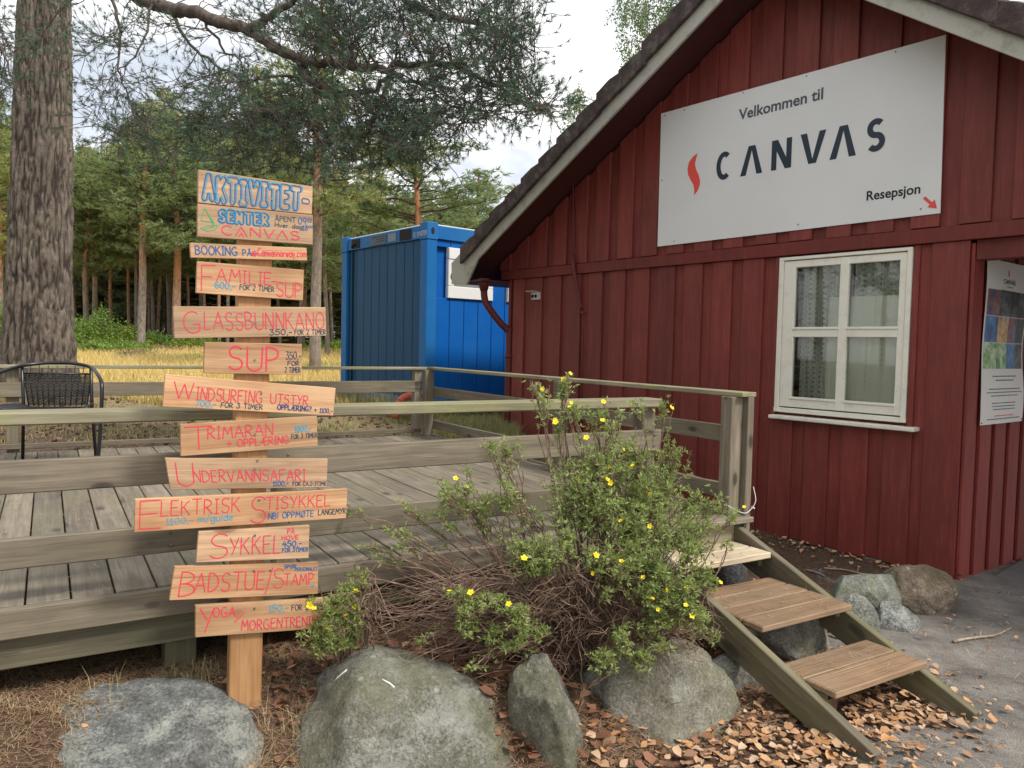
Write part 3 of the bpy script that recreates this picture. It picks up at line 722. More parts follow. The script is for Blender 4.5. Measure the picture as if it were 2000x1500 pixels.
# placards and number on the short side (plane x = 0.012)
M['placard'] = mat('dull_metal_placard', (.05, .085, .11), .5); M['placardpale'] = mat('pale_sticker', (.17, .22, .24), .5)
def pl(nm, ya, yb, za, zb, mt): return cb_(nm, .004, .011, ya, yb, za, zb, mt, bev=0)
pl('placard', 1.10, 1.55, CH-.205, CH-.06, 'placard'); pl('sticker', .82, 1.03, CH-.19, CH-.075, 'placardpale'); pl('forklift_pocket', .42, .72, CH-.20, CH-.05, 'dark'); pl('connector_recess', 1.88, 2.14, CH-.2, CH-.06, 'dark')
M['stencil'] = mat('white_stencil', (.55, .58, .58), .6)
text_on('lettering', '01 09 00709', (.37, .045-.04, CH-.19, CH-.115), lambda a, b: Vector((-.009 if a < .17 else .0108, a, b)), M['stencil'], cont)
for z_ in range(3):
    pl('placard_line', 1.14, 1.38 if z_ else 1.5, CH-.09-.035*z_, CH-.085-.035*z_, 'dark').location.x -= .004
cbm = MB(); cbm.tube(smooth_path([(.02, 2.1, CH-.12), (-.02, 2.0, CH-.13), (.0, 2.12, CH-.18), (.03, 2.14, CH-.3), (.032, 2.14, .2)], 4), .012, 6); cbm.build('power_cable', M['dark'], cont)
cb_('vent_plate', .028, .044, .62, .92, .24, .38, 'black_metal')
for yq in (.70, .84):
    c = MB(); c.tube([Vector((.028, yq, .31)), Vector((.02, yq, .31))], .05, 14); c.build('vent_port', M['dark'], cont)
# feet under the cabin
for x in (.1, 2.0, 4.0, CL-.3):
    for y in (.1, CW-.3): cb_('foot_block', x, x+.2, y, y+.2, -.3, 0, 'paleroof')
# orange drain bend beside it
pp = thing('drain_pipe', 'orange plastic drain pipe bend on the ground beside the blue container', 'pipe')
p0 = at_y(808, 772, 10.2); q = MB()
pts = [p0+Vector((.12, .30, .0)), p0+Vector((.02, .04, 0)), p0+Vector((-.07, -.05, -.01)), p0+Vector((-.14, -.09, -.05)), p0+Vector((-.19, -.12, -.14)), p0+Vector((-.22, -.13, -.3))]
q.tube(smooth_path(pts, 4), .05, 14); q.build('pipe', M['orange'], pp)
for t_ in (0, 2):
    q = MB(); a = Vector(pts[t_+1]); b = a.lerp(Vector(pts[t_+2]), .35); q.tube([a, b], .06, 14); q.build('socket', M['orange'], pp)
# ================================================================ WOODEN DECK
ZD = .632; V0 = 3.245; V1 = 7.55; UR = 3.575
deck = thing('wooden_deck', 'weathered grey wooden deck of wide planks with low board railings on three sides', 'deck', DM)
pl_len = V1-V0
pme = []
for q in range(3):
    bm = bmesh.new(); bmesh.ops.create_cube(bm, size=1)
    for v in bm.verts: v.co = Vector((v.co.x*pl_len, v.co.y*.139, v.co.z*.03))
    bmesh.ops.bevel(bm, geom=bm.edges[:], offset=.003, segments=1, affect='EDGES')
    me = bpy.data.meshes.new('plank'); bm.to_mesh(me); bm.free(); me.materials.append(M['deck']); pme.append(me)
u = .07-.146*31+.073; k = 0
rp = random.Random(5)
while u < UR-.05:
    o = bpy.data.objects.new('plank', pme[k % 3]); C.objects.link(o); o.parent = deck
    o.location = (u, (V0+V1)/2+rp.uniform(-.002, .002), ZD-.015+rp.uniform(-.002, .002)); o.rotation_euler = (rp.uniform(-.006, .006), 0, R(90)); u += .146; k += 1
U0 = .07-.146*31
def db(nm, u0, u1, v0, v1, z0, z1, mt='rail', bev=.004, lab=None):
    du, dv, dz = u1-u0, v1-v0, z1-z0; c = Vector(((u0+u1)/2, (v0+v1)/2, (z0+z1)/2))
    if du >= dv and du >= dz: return beam(nm, (u0, c.y, c.z), (u1, c.y, c.z), dv, dz, M[mt], deck, bev, label=lab)
    if dv >= dz: return beam(nm, (c.x, v0, c.z), (c.x, v1, c.z), du, dz, M[mt], deck, bev, label=lab)
    o = beam(nm, (c.x, c.y, z0), (c.x, c.y, z1), du, dv, M[mt], deck, bev, up=Vector((0, 1, 0)), label=lab); return o
# the opening of the stairs is between u = 2.92 and UR
FV0, FV1 = 3.246, 3.286
def qslope(nm, u0, u1, z0a, z1a, z0b, z1b, v0, v1, mt='rail'):     # board whose height changes slightly along its length
    return beam(nm, (u0, (v0+v1)/2, (z0a+z1a)/2), (u1, (v0+v1)/2, (z0b+z1b)/2), v1-v0, ((z1a-z0a)+(z1b-z0b))/2, M[mt], deck, .005)
F0 = FV1-.04-.045
db('fascia_board', U0-.05, 3.50, V0-.042, V0-.003, .520, .628)
db('edge_beam', U0-.05, 3.50, V0+.01, V0+.058, .395, .588, 'under')
db('rim_beam', UR-.06, UR-.012, V0+.06, V1, .42, .598, 'under'); db('rim_beam', U0, UR, V1-.06, V1-.012, .42, .598, 'under')
for q in range(7): db('joist', U0, UR-.08, V0+.6+q*.6, V0+.648+q*.6, .42, .598, 'under')
for u_ in (-3.2, -1.4, .46, 2.3): 
    x_, y_, _ = DW(u_, V0+.15, 0); db('support_post', u_-.06, u_+.06, V0+.08, V0+.2, gz(x_, y_)-.1, .42, 'under')
for u_ in (-2, 0, 2, 3.4):
    for v_ in (5.2, 7.3): x_, y_, _ = DW(u_, v_, 0); db('support_post', u_-.05, u_+.05, v_-.05, v_+.05, gz(x_, y_)-.1, .42, 'under')
# front railing
db('rail_board', U0-.05, 2.92, V0-.042, V0-.004, .771, .879); db('rail_board', U0-.05, 2.92, V0-.042, V0-.004, 1.040, 1.158)
db('top_rail', U0-.05, 2.905, V0-.062, V0+.075, 1.284, 1.331, 'railtop', .006)
for u_ in (-4.3, -2.6, -.9, .86, 2.862): db('railing_post', u_-.045, u_+.045, V0-.002, V0+.085, ZD+.001, 1.283)
# right railing
RU = UR-.03
def rz(x, y): p = at_plane(x, y, DW(RU, 0, 0), DM @ Vector((1, 0, 0))); q = toD(p); return q.y, q.z
db('rail_board', RU-.02, RU+.018, 3.26, V1, .705, .795); db('rail_board', RU-.02, RU+.018, 3.26, V1, 1.050, 1.150)
db('top_rail', RU-.075, RU+.045, 3.13, V1+.0, 1.334, 1.362, 'railtop')
db('railing_post', RU-.115, RU-.022, 3.17, 3.258, .62, 1.333); db('railing_post', RU-.021, RU+.03, 3.13, 3.257, .50, 1.333)
db('railing_post', RU-.11, RU-.021, 4.95, 5.04, ZD+.001, 1.333)
# far railing
FZ = V1-.02
db('top_rail', U0, UR-.106, FZ-.05, FZ+.05, 1.332, 1.360, 'railtop')
def fz(x, y): p = at_plane(x, y, DW(0, FZ, 0), DM @ Vector((0, 1, 0))); return toD(p).z
z1_, z0_ = fz(60, 747), fz(60, 775); db('rail_board', U0, RU-.12, FZ-.02, FZ+.018, z0_, z1_)
z1_ = fz(60, 866); db('rail_board', U0, RU-.12, FZ-.02, FZ+.018, .66, z1_)
db('railing_post', RU-.115, RU-.022, FZ-.105, FZ-.021, ZD+.001, 1.331); db('railing_post', RU-.205, RU-.121, FZ-.02, FZ+.06, .5, 1.331)
for u_ in (-3.6, -.25, 1.62): db('railing_post', u_-.045, u_+.045, FZ+.019, FZ+.10, .42, 1.331)
# landing edge over the stairs
db('nosing_board', 2.78, UR-.02, V0-.16, V0-.044, ZD-.034, ZD-.002, 'deck'); db('riser_board', 2.80, UR-.09, V0-.10, V0-.062, .47, ZD-.036, 'railtop')
# screws heads on the front boards
for u_ in (.40, .86, 2.862):
    for z_ in (.80, .85, 1.07, 1.13):
        c = MB(); c.tube([Vector((u_+rp.uniform(-.02, .02), V0-.0425, z_)), Vector((u_, V0-.044, z_))], .005, 7); c.build('screw', M['screw'], deck, False)
# plastic string tied to the end post
st_ = thing('string', 'thin pale plastic string tied round the stair post', 'string')
q = MB(); q.tube(smooth_path([DW(RU-.14, 3.165, .70), DW(RU-.06, 3.11, .655), DW(RU+.0, 3.11, .665), DW(RU+.035, 3.10, .72), DW(RU+.04, 3.125, .80)], 5), .0028, 6); q.build('cord', mat('pale_plastic', (.6, .6, .57), .4), st_)
q = MB(); q.tube([DW(RU+.02, 3.118, .682), DW(RU+.03, 3.10, .675)], .006, 6); q.build('knot', mat('pale_plastic_knot', (.55, .55, .52), .4), st_)

# ================================================================ STEPS
steps = thing('wooden_steps', 'open wooden stair with three brown treads between two sloping boards', 'steps', DM)
def stringer(u0, u1):
    # side profile in (v,z): top edge from the foot up to the deck edge
    tv0, tz0, tv1, tz1 = 1.742, .045, 3.20, .605
    d = Vector((tv1-tv0, tz1-tz0)).normalized(); n_ = Vector((d.y, -d.x))*.215
    pts = [(tv0, tz0), (tv1, tz1), (tv1, tz1-.20), (tv0+n_.x+.10, -.035), (tv0+.02, -.035)]
    c = ((u0+u1)/2, 2.45, .3)
    # build along its own slope so that the grain follows it
    me_o = prism('stringer', [(p[0]-c[1], p[1]-c[2]) for p in pts], u0-c[0], u1-c[0], None, steps, 'x', .004)
    ang = math.atan2(d.y, d.x); Rm = Matrix.Rotation(R(90), 4, 'Z') @ Matrix.Rotation(-ang, 4, 'Y')
    me_o.data.transform(Rm.inverted()); me_o.matrix_local = Matrix.Translation(Vector(c)) @ Rm; me_o.data.materials.append(M['stringer']); return me_o
M['stringer'] = wood('greenish_stringer_wood', (.062, .050, .033), (.145, .121, .080), (.26, .22, .15), 0, .6, (.05, .04, .025), stain=(.17, .17, .06), stain_amt=.5)
stringer(2.745, 2.79); stringer(3.455, 3.50)
def tread(v0, v1, zt, n, mt, thk=.030):
    wv = (v1-v0)/n
    for q in range(n):
        o = beam('tread_board', (2.793, v0+(q+.5)*wv, zt-thk/2), (3.452, v0+(q+.5)*wv, zt-thk/2), wv-.009, thk, M[mt], steps, .005)
        if mt == 'tread':      # grooved decking surface
            g = MB(); ng = 9
            for e in range(ng): y = -wv/2+.012+(wv-.03)*e/(ng-1); g.box(-.322, .322, y-.0022, y+.0022, thk/2, thk/2+.0022)
            go = g.build('ridge', M[mt], o, False); go['kind'] = 'stuff'
tread(1.955, 2.275, .195, 2, 'tread'); tread(2.345, 2.875, .345, 4, 'tread'); tread(2.86, 3.17, .485, 2, 'treadpale', .034)
for v_, z_ in ((2.02, .164), (2.42, .314), (2.92, .449)):
    for (a, b) in ((2.792, 2.83), (3.415, 3.453)): o = beam('cleat', (a+.018, v_, z_-.028), (a+.018, v_+.24, z_-.028), .036, .05, M['under'], steps, .003)

# ================================================================ SIGNPOST
VS = 2.93
sp_th = thing('signpost', 'tall homemade pine signpost stacked with thirteen hand lettered activity boards', 'signpost', DM)
pz0 = gz(*DW(.63, VS+.07, 0)[:2])
# post leans very slightly
def beam4(nm, c0, c1, hw, d, mt, parent, va):
    pts = [(c0[0]-hw, c0[1]), (c0[0]+hw, c0[1]), (c1[0]+hw, c1[1]), (c1[0]-hw, c1[1])]
    cx, cz = (c0[0]+c1[0])/2, (c0[1]+c1[1])/2
    o = prism(nm, [(a-cx, b-cz) for a, b in pts], 0, d, None, parent, 'y', .004); Rm = Matrix.Rotation(R(-90), 4, 'Y')
    o.data.transform(Rm.inverted()); o.matrix_local = Matrix.Translation((cx, va, cz)) @ Rm; o.data.materials.append(M[mt]); return o
beam4('post', (.632, pz0-.15), (.668, 2.16), .0605, .048, 'pinepost', sp_th, VS+.022)

def arc(cx, cy, rx, ry, a0, a1, n=10): return [(cx+rx*math.cos(R(a0+(a1-a0)*i/n)), cy+ry*math.sin(R(a0+(a1-a0)*i/n))) for i in range(n+1)]
LS = lambda *p: list(p)
FONT = {
 'A': (.62, [[(0, 0), (.31, 1), (.62, 0)], [(.12, .36), (.5, .36)]]),
 'B': (.5, [[(0, 0), (0, 1)], [(0, 1)]+arc(.1, .76, .34, .24, 90, -90)+[(0, .52)], [(.1, .52)]+arc(.12, .26, .38, .26, 90, -90)+[(0, 0)]]),
 'C': (.55, [arc(.3, .5, .3, .5, 50, 310, 14)]),
 'D': (.55, [[(0, 0), (0, 1)], [(0, 1)]+arc(.05, .5, .5, .5, 90, -90, 14)+[(0, 0)]]),
 'E': (.45, [[(.43, 1), (0, 1), (0, 0), (.45, 0)], [(0, .52), (.36, .54)]]),
 'F': (.45, [[(.45, 1), (0, .98), (0, 0)], [(0, .55), (.34, .56)]]),
 'G': (.62, [arc(.32, .5, .32, .5, 55, 290, 14)+[(.56, .1), (.58, .42), (.34, .40)]]),
 'H': (.5, [[(0, 0), (0, 1)], [(.5, 0), (.5, 1)], [(0, .5), (.5, .5)]]),
 'I': (.22, [[(.11, 0), (.11, 1)], [(0, 1), (.22, 1)], [(0, 0), (.22, 0)]]),
 'J': (.4, [[(.4, 1), (.4, .2)]+arc(.2, .2, .2, .2, 0, -180)]),
 'K': (.5, [[(0, 0), (0, 1)], [(.46, 1), (.02, .45)], [(.14, .56), (.5, 0)]]),
 'L': (.42, [[(0, 1), (0, 0), (.42, .02)]]),
 'M': (.7, [[(0, 0), (.1, 1), (.35, .35), (.6, 1), (.7, 0)]]),
 'N': (.55, [[(0, 0), (.02, 1), (.53, 0), (.55, 1)]]),
 'O': (.6, [arc(.3, .5, .3, .5, 90, 450, 18)]),
 'P': (.48, [[(0, 0), (0, 1)], [(0, 1)]+arc(.1, .72, .36, .27, 90, -90)+[(0, .45)]]),
 'R': (.5, [[(0, 0), (0, 1)], [(0, 1)]+arc(.1, .74, .34, .26, 90, -90)+[(0, .48)], [(.12, .48), (.5, 0)]]),
 'S': (.5, [arc(.27, .75, .23, .25, 35, 270, 10)+arc(.25, .25, .25, .25, 90, -150, 10)]),
 'T': (.56, [[(0, 1), (.56, 1)], [(.28, 1), (.28, 0)]]),
 'U': (.55, [[(0, 1), (0, .28)]+arc(.275, .28, .275, .28, 180, 360, 10)+[(.55, 1)]]),
 'V': (.56, [[(0, 1), (.28, 0), (.56, 1)]]),
 'W': (.8, [[(0, 1), (.2, 0), (.42, .9), (.6, 0), (.8, 1)]]),
 'Y': (.5, [[(0, 1), (.25, .5)], [(.5, 1), (.15, 0)]]),
 'Æ': (.85, [[(0, 0), (.42, 1), (.82, 1)], [(.14, .36), (.42, .36)], [(.44, 1), (.44, 0), (.85, 0)], [(.44, .5), (.76, .5)]]),
 'Ø': (.6, [arc(.3, .5, .3, .5, 90, 450, 18), [(.05, -.05), (.56, 1.05)]]),
 'Å': (.62, [[(0, 0), (.31, .86), (.62, 0)], [(.12, .33), (.5, .33)], arc(.31, 1.02, .09, .1, 0, 360, 8)]),
 'Λ': (.62, [[(0, 0), (.31, 1), (.62, 0)]]),
 'Ä': (.62, [[(0, 0), (.31, 1), (.62, 0)], [(.2, 0), (.31, .3), (.42, 0)], [(.31, .3), (.31, .36)]]),
 '0': (.5, [arc(.25, .5, .25, .5, 90, 450, 16)]), '1': (.25, [[(0, .78), (.15, 1), (.15, 0)], [(.0, 0), (.28, 0)]]),
 '2': (.48, [arc(.24, .75, .24, .25, 160, -20, 8)+[(0, 0), (.48, 0)]]), '3': (.45, [[(.02, 1), (.43, 1), (.18, .6)]+arc(.18, .3, .27, .3, 80, -150, 10)]),
 '4': (.5, [[(.22, 1), (0, .42), (.5, .42)], [(.36, .7), (.36, 0)]]), '5': (.46, [[(.44, 1), (.06, 1), (.03, .58)]+arc(.2, .32, .26, .32, 110, -150, 10)]),
 '6': (.46, [[(.4, .95)]+arc(.3, .5, .3, .5, 110, 180, 6)+arc(.23, .28, .23, .28, 180, 540, 12)]), '7': (.42, [[(0, 1), (.42, 1), (.12, 0)]]),
 '8': (.45, [arc(.225, .76, .19, .24, 90, 450, 12), arc(.225, .26, .225, .26, 90, 450, 12)]), '9': (.45, [arc(.22, .7, .22, .3, 0, 360, 12), [(.44, .7), (.36, 0)]]),
 ',': (.12, [[(.1, .08), (.02, -.18)]]), '.': (.1, [[(.02, .0), (.06, .05)]]), '-': (.3, [[(0, .45), (.3, .45)]]), '/': (.35, [[(0, -.1), (.35, 1.05)]]), '+': (.5, [[(0, .5), (.5, .5)], [(.25, .22), (.25, .78)]]),
 '?': (.35, [arc(.17, .78, .17, .2, 170, -60, 8)+[(.16, .3)], [(.15, .0), (.17, .05)]]), '!': (.12, [[(.06, 1), (.06, .3)], [(.05, 0), (.07, .05)]]), ' ': (.34, []), '@': (.6, [arc(.3, .4, .3, .4, 0, 360, 14), arc(.3, .4, .2, .27, 0, 360, 12), arc(.3, .4, .1, .14, 0, 360, 10)]),
 'a': (.42, [arc(.2, .28, .2, .28, 60, 420, 12), [(.42, .55), (.42, 0)]]), 'c': (.38, [arc(.2, .28, .2, .28, 50, 310, 10)]), 'd': (.42, [arc(.2, .28, .2, .28, 0, 360, 12), [(.42, 1), (.42, 0)]]),
 'e': (.4, [[(.02, .28), (.38, .32)]+arc(.2, .28, .19, .28, 15, 310, 12)]), 'g': (.42, [arc(.2, .28, .2, .28, 0, 360, 12), [(.42, .55), (.42, -.15)]+arc(.22, -.15, .2, .18, 0, -150, 8)]),
 'i': (.1, [[(.05, 0), (.05, .55)], [(.05, .74), (.06, .8)]]), 'm': (.62, [[(0, 0), (0, .55)], [(0, .4)]+arc(.15, .38, .14, .17, 150, 0, 6)+[(.29, 0)], [(.3, .4)]+arc(.45, .38, .15, .17, 150, 0, 6)+[(.61, 0)]]),
 'n': (.38, [[(0, 0), (0, .55)], [(0, .38)]+arc(.19, .36, .18, .19, 150, 0, 6)+[(.37, 0)]]), 'o': (.4, [arc(.2, .28, .2, .28, 90, 450, 12)]), 'r': (.28, [[(0, 0), (0, .55)], [(0, .38)]+arc(.15, .36, .14, .18, 150, 50, 5)]),
 's': (.34, [arc(.18, .42, .15, .14, 40, 270, 7)+arc(.17, .14, .17, .14, 90, -150, 7)]), 'u': (.38, [[(0, .55), (0, .2)]+arc(.18, .2, .18, .2, 180, 360, 6)+[(.37, .55), (.38, 0)]]),
 'v': (.36, [[(0, .55), (.18, 0), (.36, .55)]]), 'w': (.54, [[(0, .55), (.14, 0), (.27, .5), (.4, 0), (.54, .55)]]), 'y': (.38, [[(0, .55), (.19, .05)], [(.38, .55), (.08, -.35)]]),
}
rl = random.Random(11)
def layout(s, jit=.03, gap=.17):
    """returns list of strokes in unit height, total width"""
    x = 0; o = []
    for ch in s:
        w_, st = FONT[ch]; dy = rl.uniform(-jit, jit); sc_ = 1+rl.uniform(-jit, jit); sh = rl.uniform(-jit, jit)
        for S in st: o.append([(x+p[0]+sh*p[1]+rl.uniform(-.006, .006), dy+p[1]*sc_+rl.uniform(-.006, .006)) for p in S])
        x += w_+gap
    return o, x-gap
def bubble(s, quadfit, th=.30, nx_=46, gap=.04):
    """fat outlined letters: contour of the thickened strokes of each letter"""
    x = 0; outl = []
    for ch in s:
        w_, st = FONT[ch]; w2 = max(w_, .3)*.8
        nx__, ny__ = 36, 46; X0, X1, Y0, Y1 = -.3, w2+.3, -.3, 1.3
        gx_ = np.linspace(X0, X1, nx__); gy_ = np.linspace(Y0, Y1, ny__); A_, B_ = np.meshgrid(gx_, gy_); D_ = np.full(A_.shape, 9.)
        for S in st:
            for (a, b) in zip(S[:-1], S[1:]):
                ax_, ay_, bx2, by2 = a[0]*w2/w_, a[1], b[0]*w2/w_, b[1]; dx, dy = bx2-ax_, by2-ay_; l2 = dx*dx+dy*dy+1e-9
                tt_ = np.clip(((A_-ax_)*dx+(B_-ay_)*dy)/l2, 0, 1); D_ = np.minimum(D_, np.hypot(A_-ax_-tt_*dx, (B_-ay_-tt_*dy)))
        D_ -= th/2
        dy0 = rl.uniform(-.04, .04)
        for j in range(ny__-1):
            for i_ in range(nx__-1):
                c = [(gx_[i_], gy_[j], D_[j, i_]), (gx_[i_+1], gy_[j], D_[j, i_+1]), (gx_[i_+1], gy_[j+1], D_[j+1, i_+1]), (gx_[i_], gy_[j+1], D_[j+1, i_])]
                pts = []
                for a, b in zip(c, c[1:]+c[:1]):
                    if (a[2] < 0) != (b[2] < 0): t_ = a[2]/(a[2]-b[2]); pts.append((x+a[0]+(b[0]-a[0])*t_, dy0+a[1]+(b[1]-a[1])*t_))
                if len(pts) >= 2: outl.append([pts[0], pts[1]])
        x += w2+th+gap
    return outl, x-gap-th
BTHK = .021
def board(quad, texts, mt='pine', label=None, screws=((.5, .5),), thick=BTHK):
    """quad TL,TR,BR,BL in (u,z); texts: (kind, string, s0,s1,h0,h1, ink, width[, slant])"""
    TL, TR, BR, BL = quad; cu = sum(p[0] for p in quad)/4; cz = sum(p[1] for p in quad)/4
    ang = math.atan2((TR[1]+BR[1])-(TL[1]+BL[1]), (TR[0]+BR[0])-(TL[0]+BL[0]))
    # local frame: x along the board
    Rm = Matrix.Rotation(-ang, 4, 'Y')
    o = prism('board', [(p[0]-cu, p[1]-cz) for p in (BL, BR, TR, TL)], 0, thick, None, sp_th, 'y', .0015)
    o.data.transform(Rm.inverted()); o.matrix_local = Matrix.Translation((cu, VS, cz)) @ Rm; o.data.materials.append(M[mt])
    if label: o['label'] = label
    inv = Rm.inverted()
    def bil(s, h):
        a = Vector((BL[0]+(BR[0]-BL[0])*s, BL[1]+(BR[1]-BL[1])*s)); b = Vector((TL[0]+(TR[0]-TL[0])*s, TL[1]+(TR[1]-TL[1])*s)); p = a.lerp(b, h); return p
    by = {}; lay_ = 0
    for tx in texts:
        kind, s, s0, s1, h0, h1, ink, wd__ = tx[:8]; wd__ *= (.98 if kind == 'T' else 1.0)
        if kind == 'T': S, W_ = layout(s)
        elif kind == 'B': S, W_ = bubble(s, None)
        else: S, W_ = s, 1.0
        pad = .13 if kind == 'B' else 0
        rise = tx[8] if len(tx) > 8 else 0
        for st in S:
            P = []
            for (a, b) in st:
                if kind == 'B': fx = (a+.15)/(W_+.3); fy = (b+.15)/1.3
                else: fx = a/W_; fy = b
                p = bil(s0+(s1-s0)*fx, h0+(h1-h0)*fy+rise*fx); P.append((p.x, p.y))
            for qd in stroke(P, wd__): by.setdefault(ink, []).append((qd, lay_))
            if kind == 'T' and len(P) > 1:      # rounded stroke ends
                for e in (P[0], P[-1]): by[ink].append(([(e[0]+wd__/2*math.cos(a_*1.0472), e[1]+wd__/2*math.sin(a_*1.0472)) for a_ in range(6)], lay_))
            lay_ += 1
    for ink, L_ in by.items():
        v = []; f = []
        for qi, (qd, ly) in enumerate(L_):
            b = len(v)
            for p in qd: v.append(inv @ Vector((p[0]-cu, -.0008-.00004*(ly % 14)-.000004*(qi % 7), p[1]-cz)))
            f.append(tuple(range(b, b+len(qd))))
        link('lettering', pymesh('lettering', v, f), o, M['ink_'+ink])
    for (s, h) in screws:
        p = bil(s, h); c = MB(); c.tube([inv @ Vector((p.x-cu, -.0005, p.y-cz)), inv @ Vector((p.x-cu, -.0022, p.y-cz))], .0048, 8); c.build('screw', M['screw'], o, False)
    return o
Wt, Wb, Wm = .0042, .0058, .0034      # pen widths
def QD(*p): return list(p)
boat = [[(.25, 1), (.05, .45), (.75, .42), (.25, 1)], [(.32, .95), (.78, .25)], [(.78, .42), (.72, .2)], [(.02, .12), (.3, .22), (1, .3), (.85, .1), (.4, .0), (.02, .12)], [(.2, .1), (.7, .18)]]
heart = [[(.5, 0), (.05, .55), (.15, .95), (.5, .7), (.85, .95), (.95, .55), (.5, 0)]]
board([(.460, 2.200), (.869, 2.192), (.866, 2.086), (.460, 2.084)], [('B', 'AKTIVITET', .045, .905, .10, .95, 'cyan', .0036, -.02), ('B', 'AKTIVITET', .03, .89, .06, .92, 'blue', .0044, -.02), ('P', [[(.0, .5), (.15, .75), (.8, .7), (1, .45), (.85, .2), (.15, .2), (0, .5)]], .90, .975, .30, .62, 'blue', .004)], 'pinegrey', 'top board reading AKTIVITET- in blue outlined letters', ((.5, .75), (.63, .38)))
board([(.458, 2.081), (.870, 2.084), (.871, 1.972), (.458, 1.965)], [('B', 'SENTER', .17, .61, .50, .92, 'cyan', .003), ('B', 'SENTER', .165, .60, .48, .90, 'blue', .0038), ('T', 'ÅPENT', .655, .84, .70, .86, 'dark', .0026), ('T', '09', .865, .935, .66, .88, 'blue', .003), ('T', '00', .945, .99, .80, .88, 'blue', .0022), ('P', [[(0, 0), (1, 0)]], .945, .99, .76, .77, 'blue', .002), ('T', 'Hver dag', .655, .90, .50, .64, 'dark', .0026), ('T', '18', .905, .95, .46, .62, 'blue', .003), ('T', '00', .958, .998, .56, .63, 'blue', .0022), ('T', 'CÄNVΛS', .20, .875, .12, .40, 'red', .0038), ('P', boat, .02, .165, .18, .88, 'green', .0024)], 'pinegrey', 'board reading SENTER and CANVAS with a green boat drawing', ((.53, .50), (.27, .94)))
board([(.433, 1.941), (.847, 1.958), (.850, 1.910), (.436, 1.889)], [('T', 'BOOKING', .04, .385, .24, .82, 'blue', .0040), ('T', 'PÅ', .43, .505, .24, .68, 'blue', .0034), ('T', '@', .508, .55, .24, .72, 'red', .0030), ('T', 'Canvasnorway.com', .56, .995, .26, .84, 'red', .0031)], 'pine', 'thin board reading BOOKING PÅ @Canvasnorway.com', ((.53, .5),))
board([(.457, 1.878), (.838, 1.874), (.835, 1.758), (.454, 1.766)], [('T', 'F', .045, .165, .10, .92, 'red', .0036), ('T', 'AMILIE', .175, .685, .42, .82, 'red', .0036), ('T', '-', .69, .735, .42, .72, 'red', .0036), ('T', 'SUP', .735, .985, .08, .54, 'red', .0036), ('T', '600,-', .165, .345, .20, .40, 'cyan', .0034), ('T', 'FOR 2 TIMER', .39, .71, .21, .37, 'dark', .0026)], 'pine', 'board reading FAMILIE-SUP 600,- FOR 2 TIMER', ((.49, .40),))
board([(.378, 1.715), (.923, 1.736), (.928, 1.626), (.383, 1.602)], [('T', 'G', .06, .165, .16, .84, 'red', .0040), ('T', 'LASSBUNNKANO', .185, .985, .26, .82, 'red', .0036), ('T', '350,-', .605, .755, .06, .24, 'dark', .0032), ('T', 'FOR 2 TIMER', .775, .995, .06, .22, 'dark', .0026)], 'pinegrey', 'greyed board reading GLASSBUNNKANO', ((.51, .48),))
board([(.483, 1.592), (.833, 1.592), (.832, 1.474), (.480, 1.480)], [('T', 'SUP', .24, .755, .12, .88, 'red', .0062), ('T', '350,-', .83, .99, .50, .74, 'dark', .0030), ('T', 'FOR', .85, .97, .30, .44, 'dark', .0028), ('T', '2 TIMER', .82, .985, .08, .24, 'dark', .0028)], 'pine', 'short board reading SUP in thick red letters', ((.50, .45),))
board([(.353, 1.476), (.967, 1.422), (.958, 1.313), (.345, 1.363)], [('T', 'W', .055, .16, .28, .78, 'red', .0038), ('T', 'INDSURFING', .175, .55, .28, .68, 'red', .0036), ('T', 'UTSTYR', .60, .83, .32, .64, 'red', .0036), ('T', '700,-', .175, .285, .07, .26, 'cyan', .0034), ('T', 'FOR 3 TIMER', .315, .555, .08, .24, 'dark', .0027), ('T', 'OPPLÆRING?', .645, .855, .12, .28, 'navy', .0036), ('T', '+ 1100,-', .875, .99, .09, .25, 'navy', .0028)], 'pine', 'long tilted board reading WINDSURFING UTSTYR', ((.54, .62),))
board([(.402, 1.298), (.893, 1.315), (.898, 1.197), (.404, 1.184)], [('T', 'T', .03, .215, .18, .90, 'red', .0042), ('T', 'RIMARAN', .185, .655, .48, .86, 'red', .0038), ('T', '+ OPPLÆRING', .32, .775, .17, .42, 'red', .0036), ('T', '1800,-', .825, .95, .52, .72, 'cyan', .0032), ('T', 'FOR 3 TIMER', .795, .995, .30, .44, 'dark', .0026)], 'pine', 'board tilting up to the right reading TRIMARAN + OPPLÆRING', ((.52, .52),))
board([(.353, 1.180), (.938, 1.145), (.935, 1.032), (.370, 1.066)], [('T', 'U', .05, .145, .14, .86, 'red', .0040), ('T', 'NDERVANNSAFARI', .145, .85, .24, .62, 'red', .0036), ('T', '1100,-', .635, .735, .08, .24, 'blue', .0032), ('T', 'FOR CA.2-3TIME', .765, .995, .08, .20, 'dark', .0025)], 'pinegrey', 'board reading UNDERVANNSAFARI with slanting left end', ((.52, .64), (.54, .93)))
board([(.257, 1.042), (1.020, 1.019), (1.015, .902), (.254, .926)], [('T', 'E', .022, .11, .07, .93, 'red', .0038), ('T', 'LEKTRISK', .11, .46, .44, .90, 'red', .0036), ('T', 'S', .51, .585, .06, .90, 'red', .0040), ('T', 'TISYKKEL', .585, .91, .46, .86, 'red', .0036), ('T', '1100,-', .135, .25, .18, .36, 'cyan', .0034), ('T', 'm/guide', .275, .43, .19, .42, 'cyan', .0032), ('T', 'NB! OPPMØTE', .60, .825, .14, .34, 'blue', .0032), ('T', 'LANGEMYR', .85, .995, .17, .34, 'dark', .0030)], 'pine', 'longest board reading ELEKTRISK STISYKKEL', ((.55, .78),))
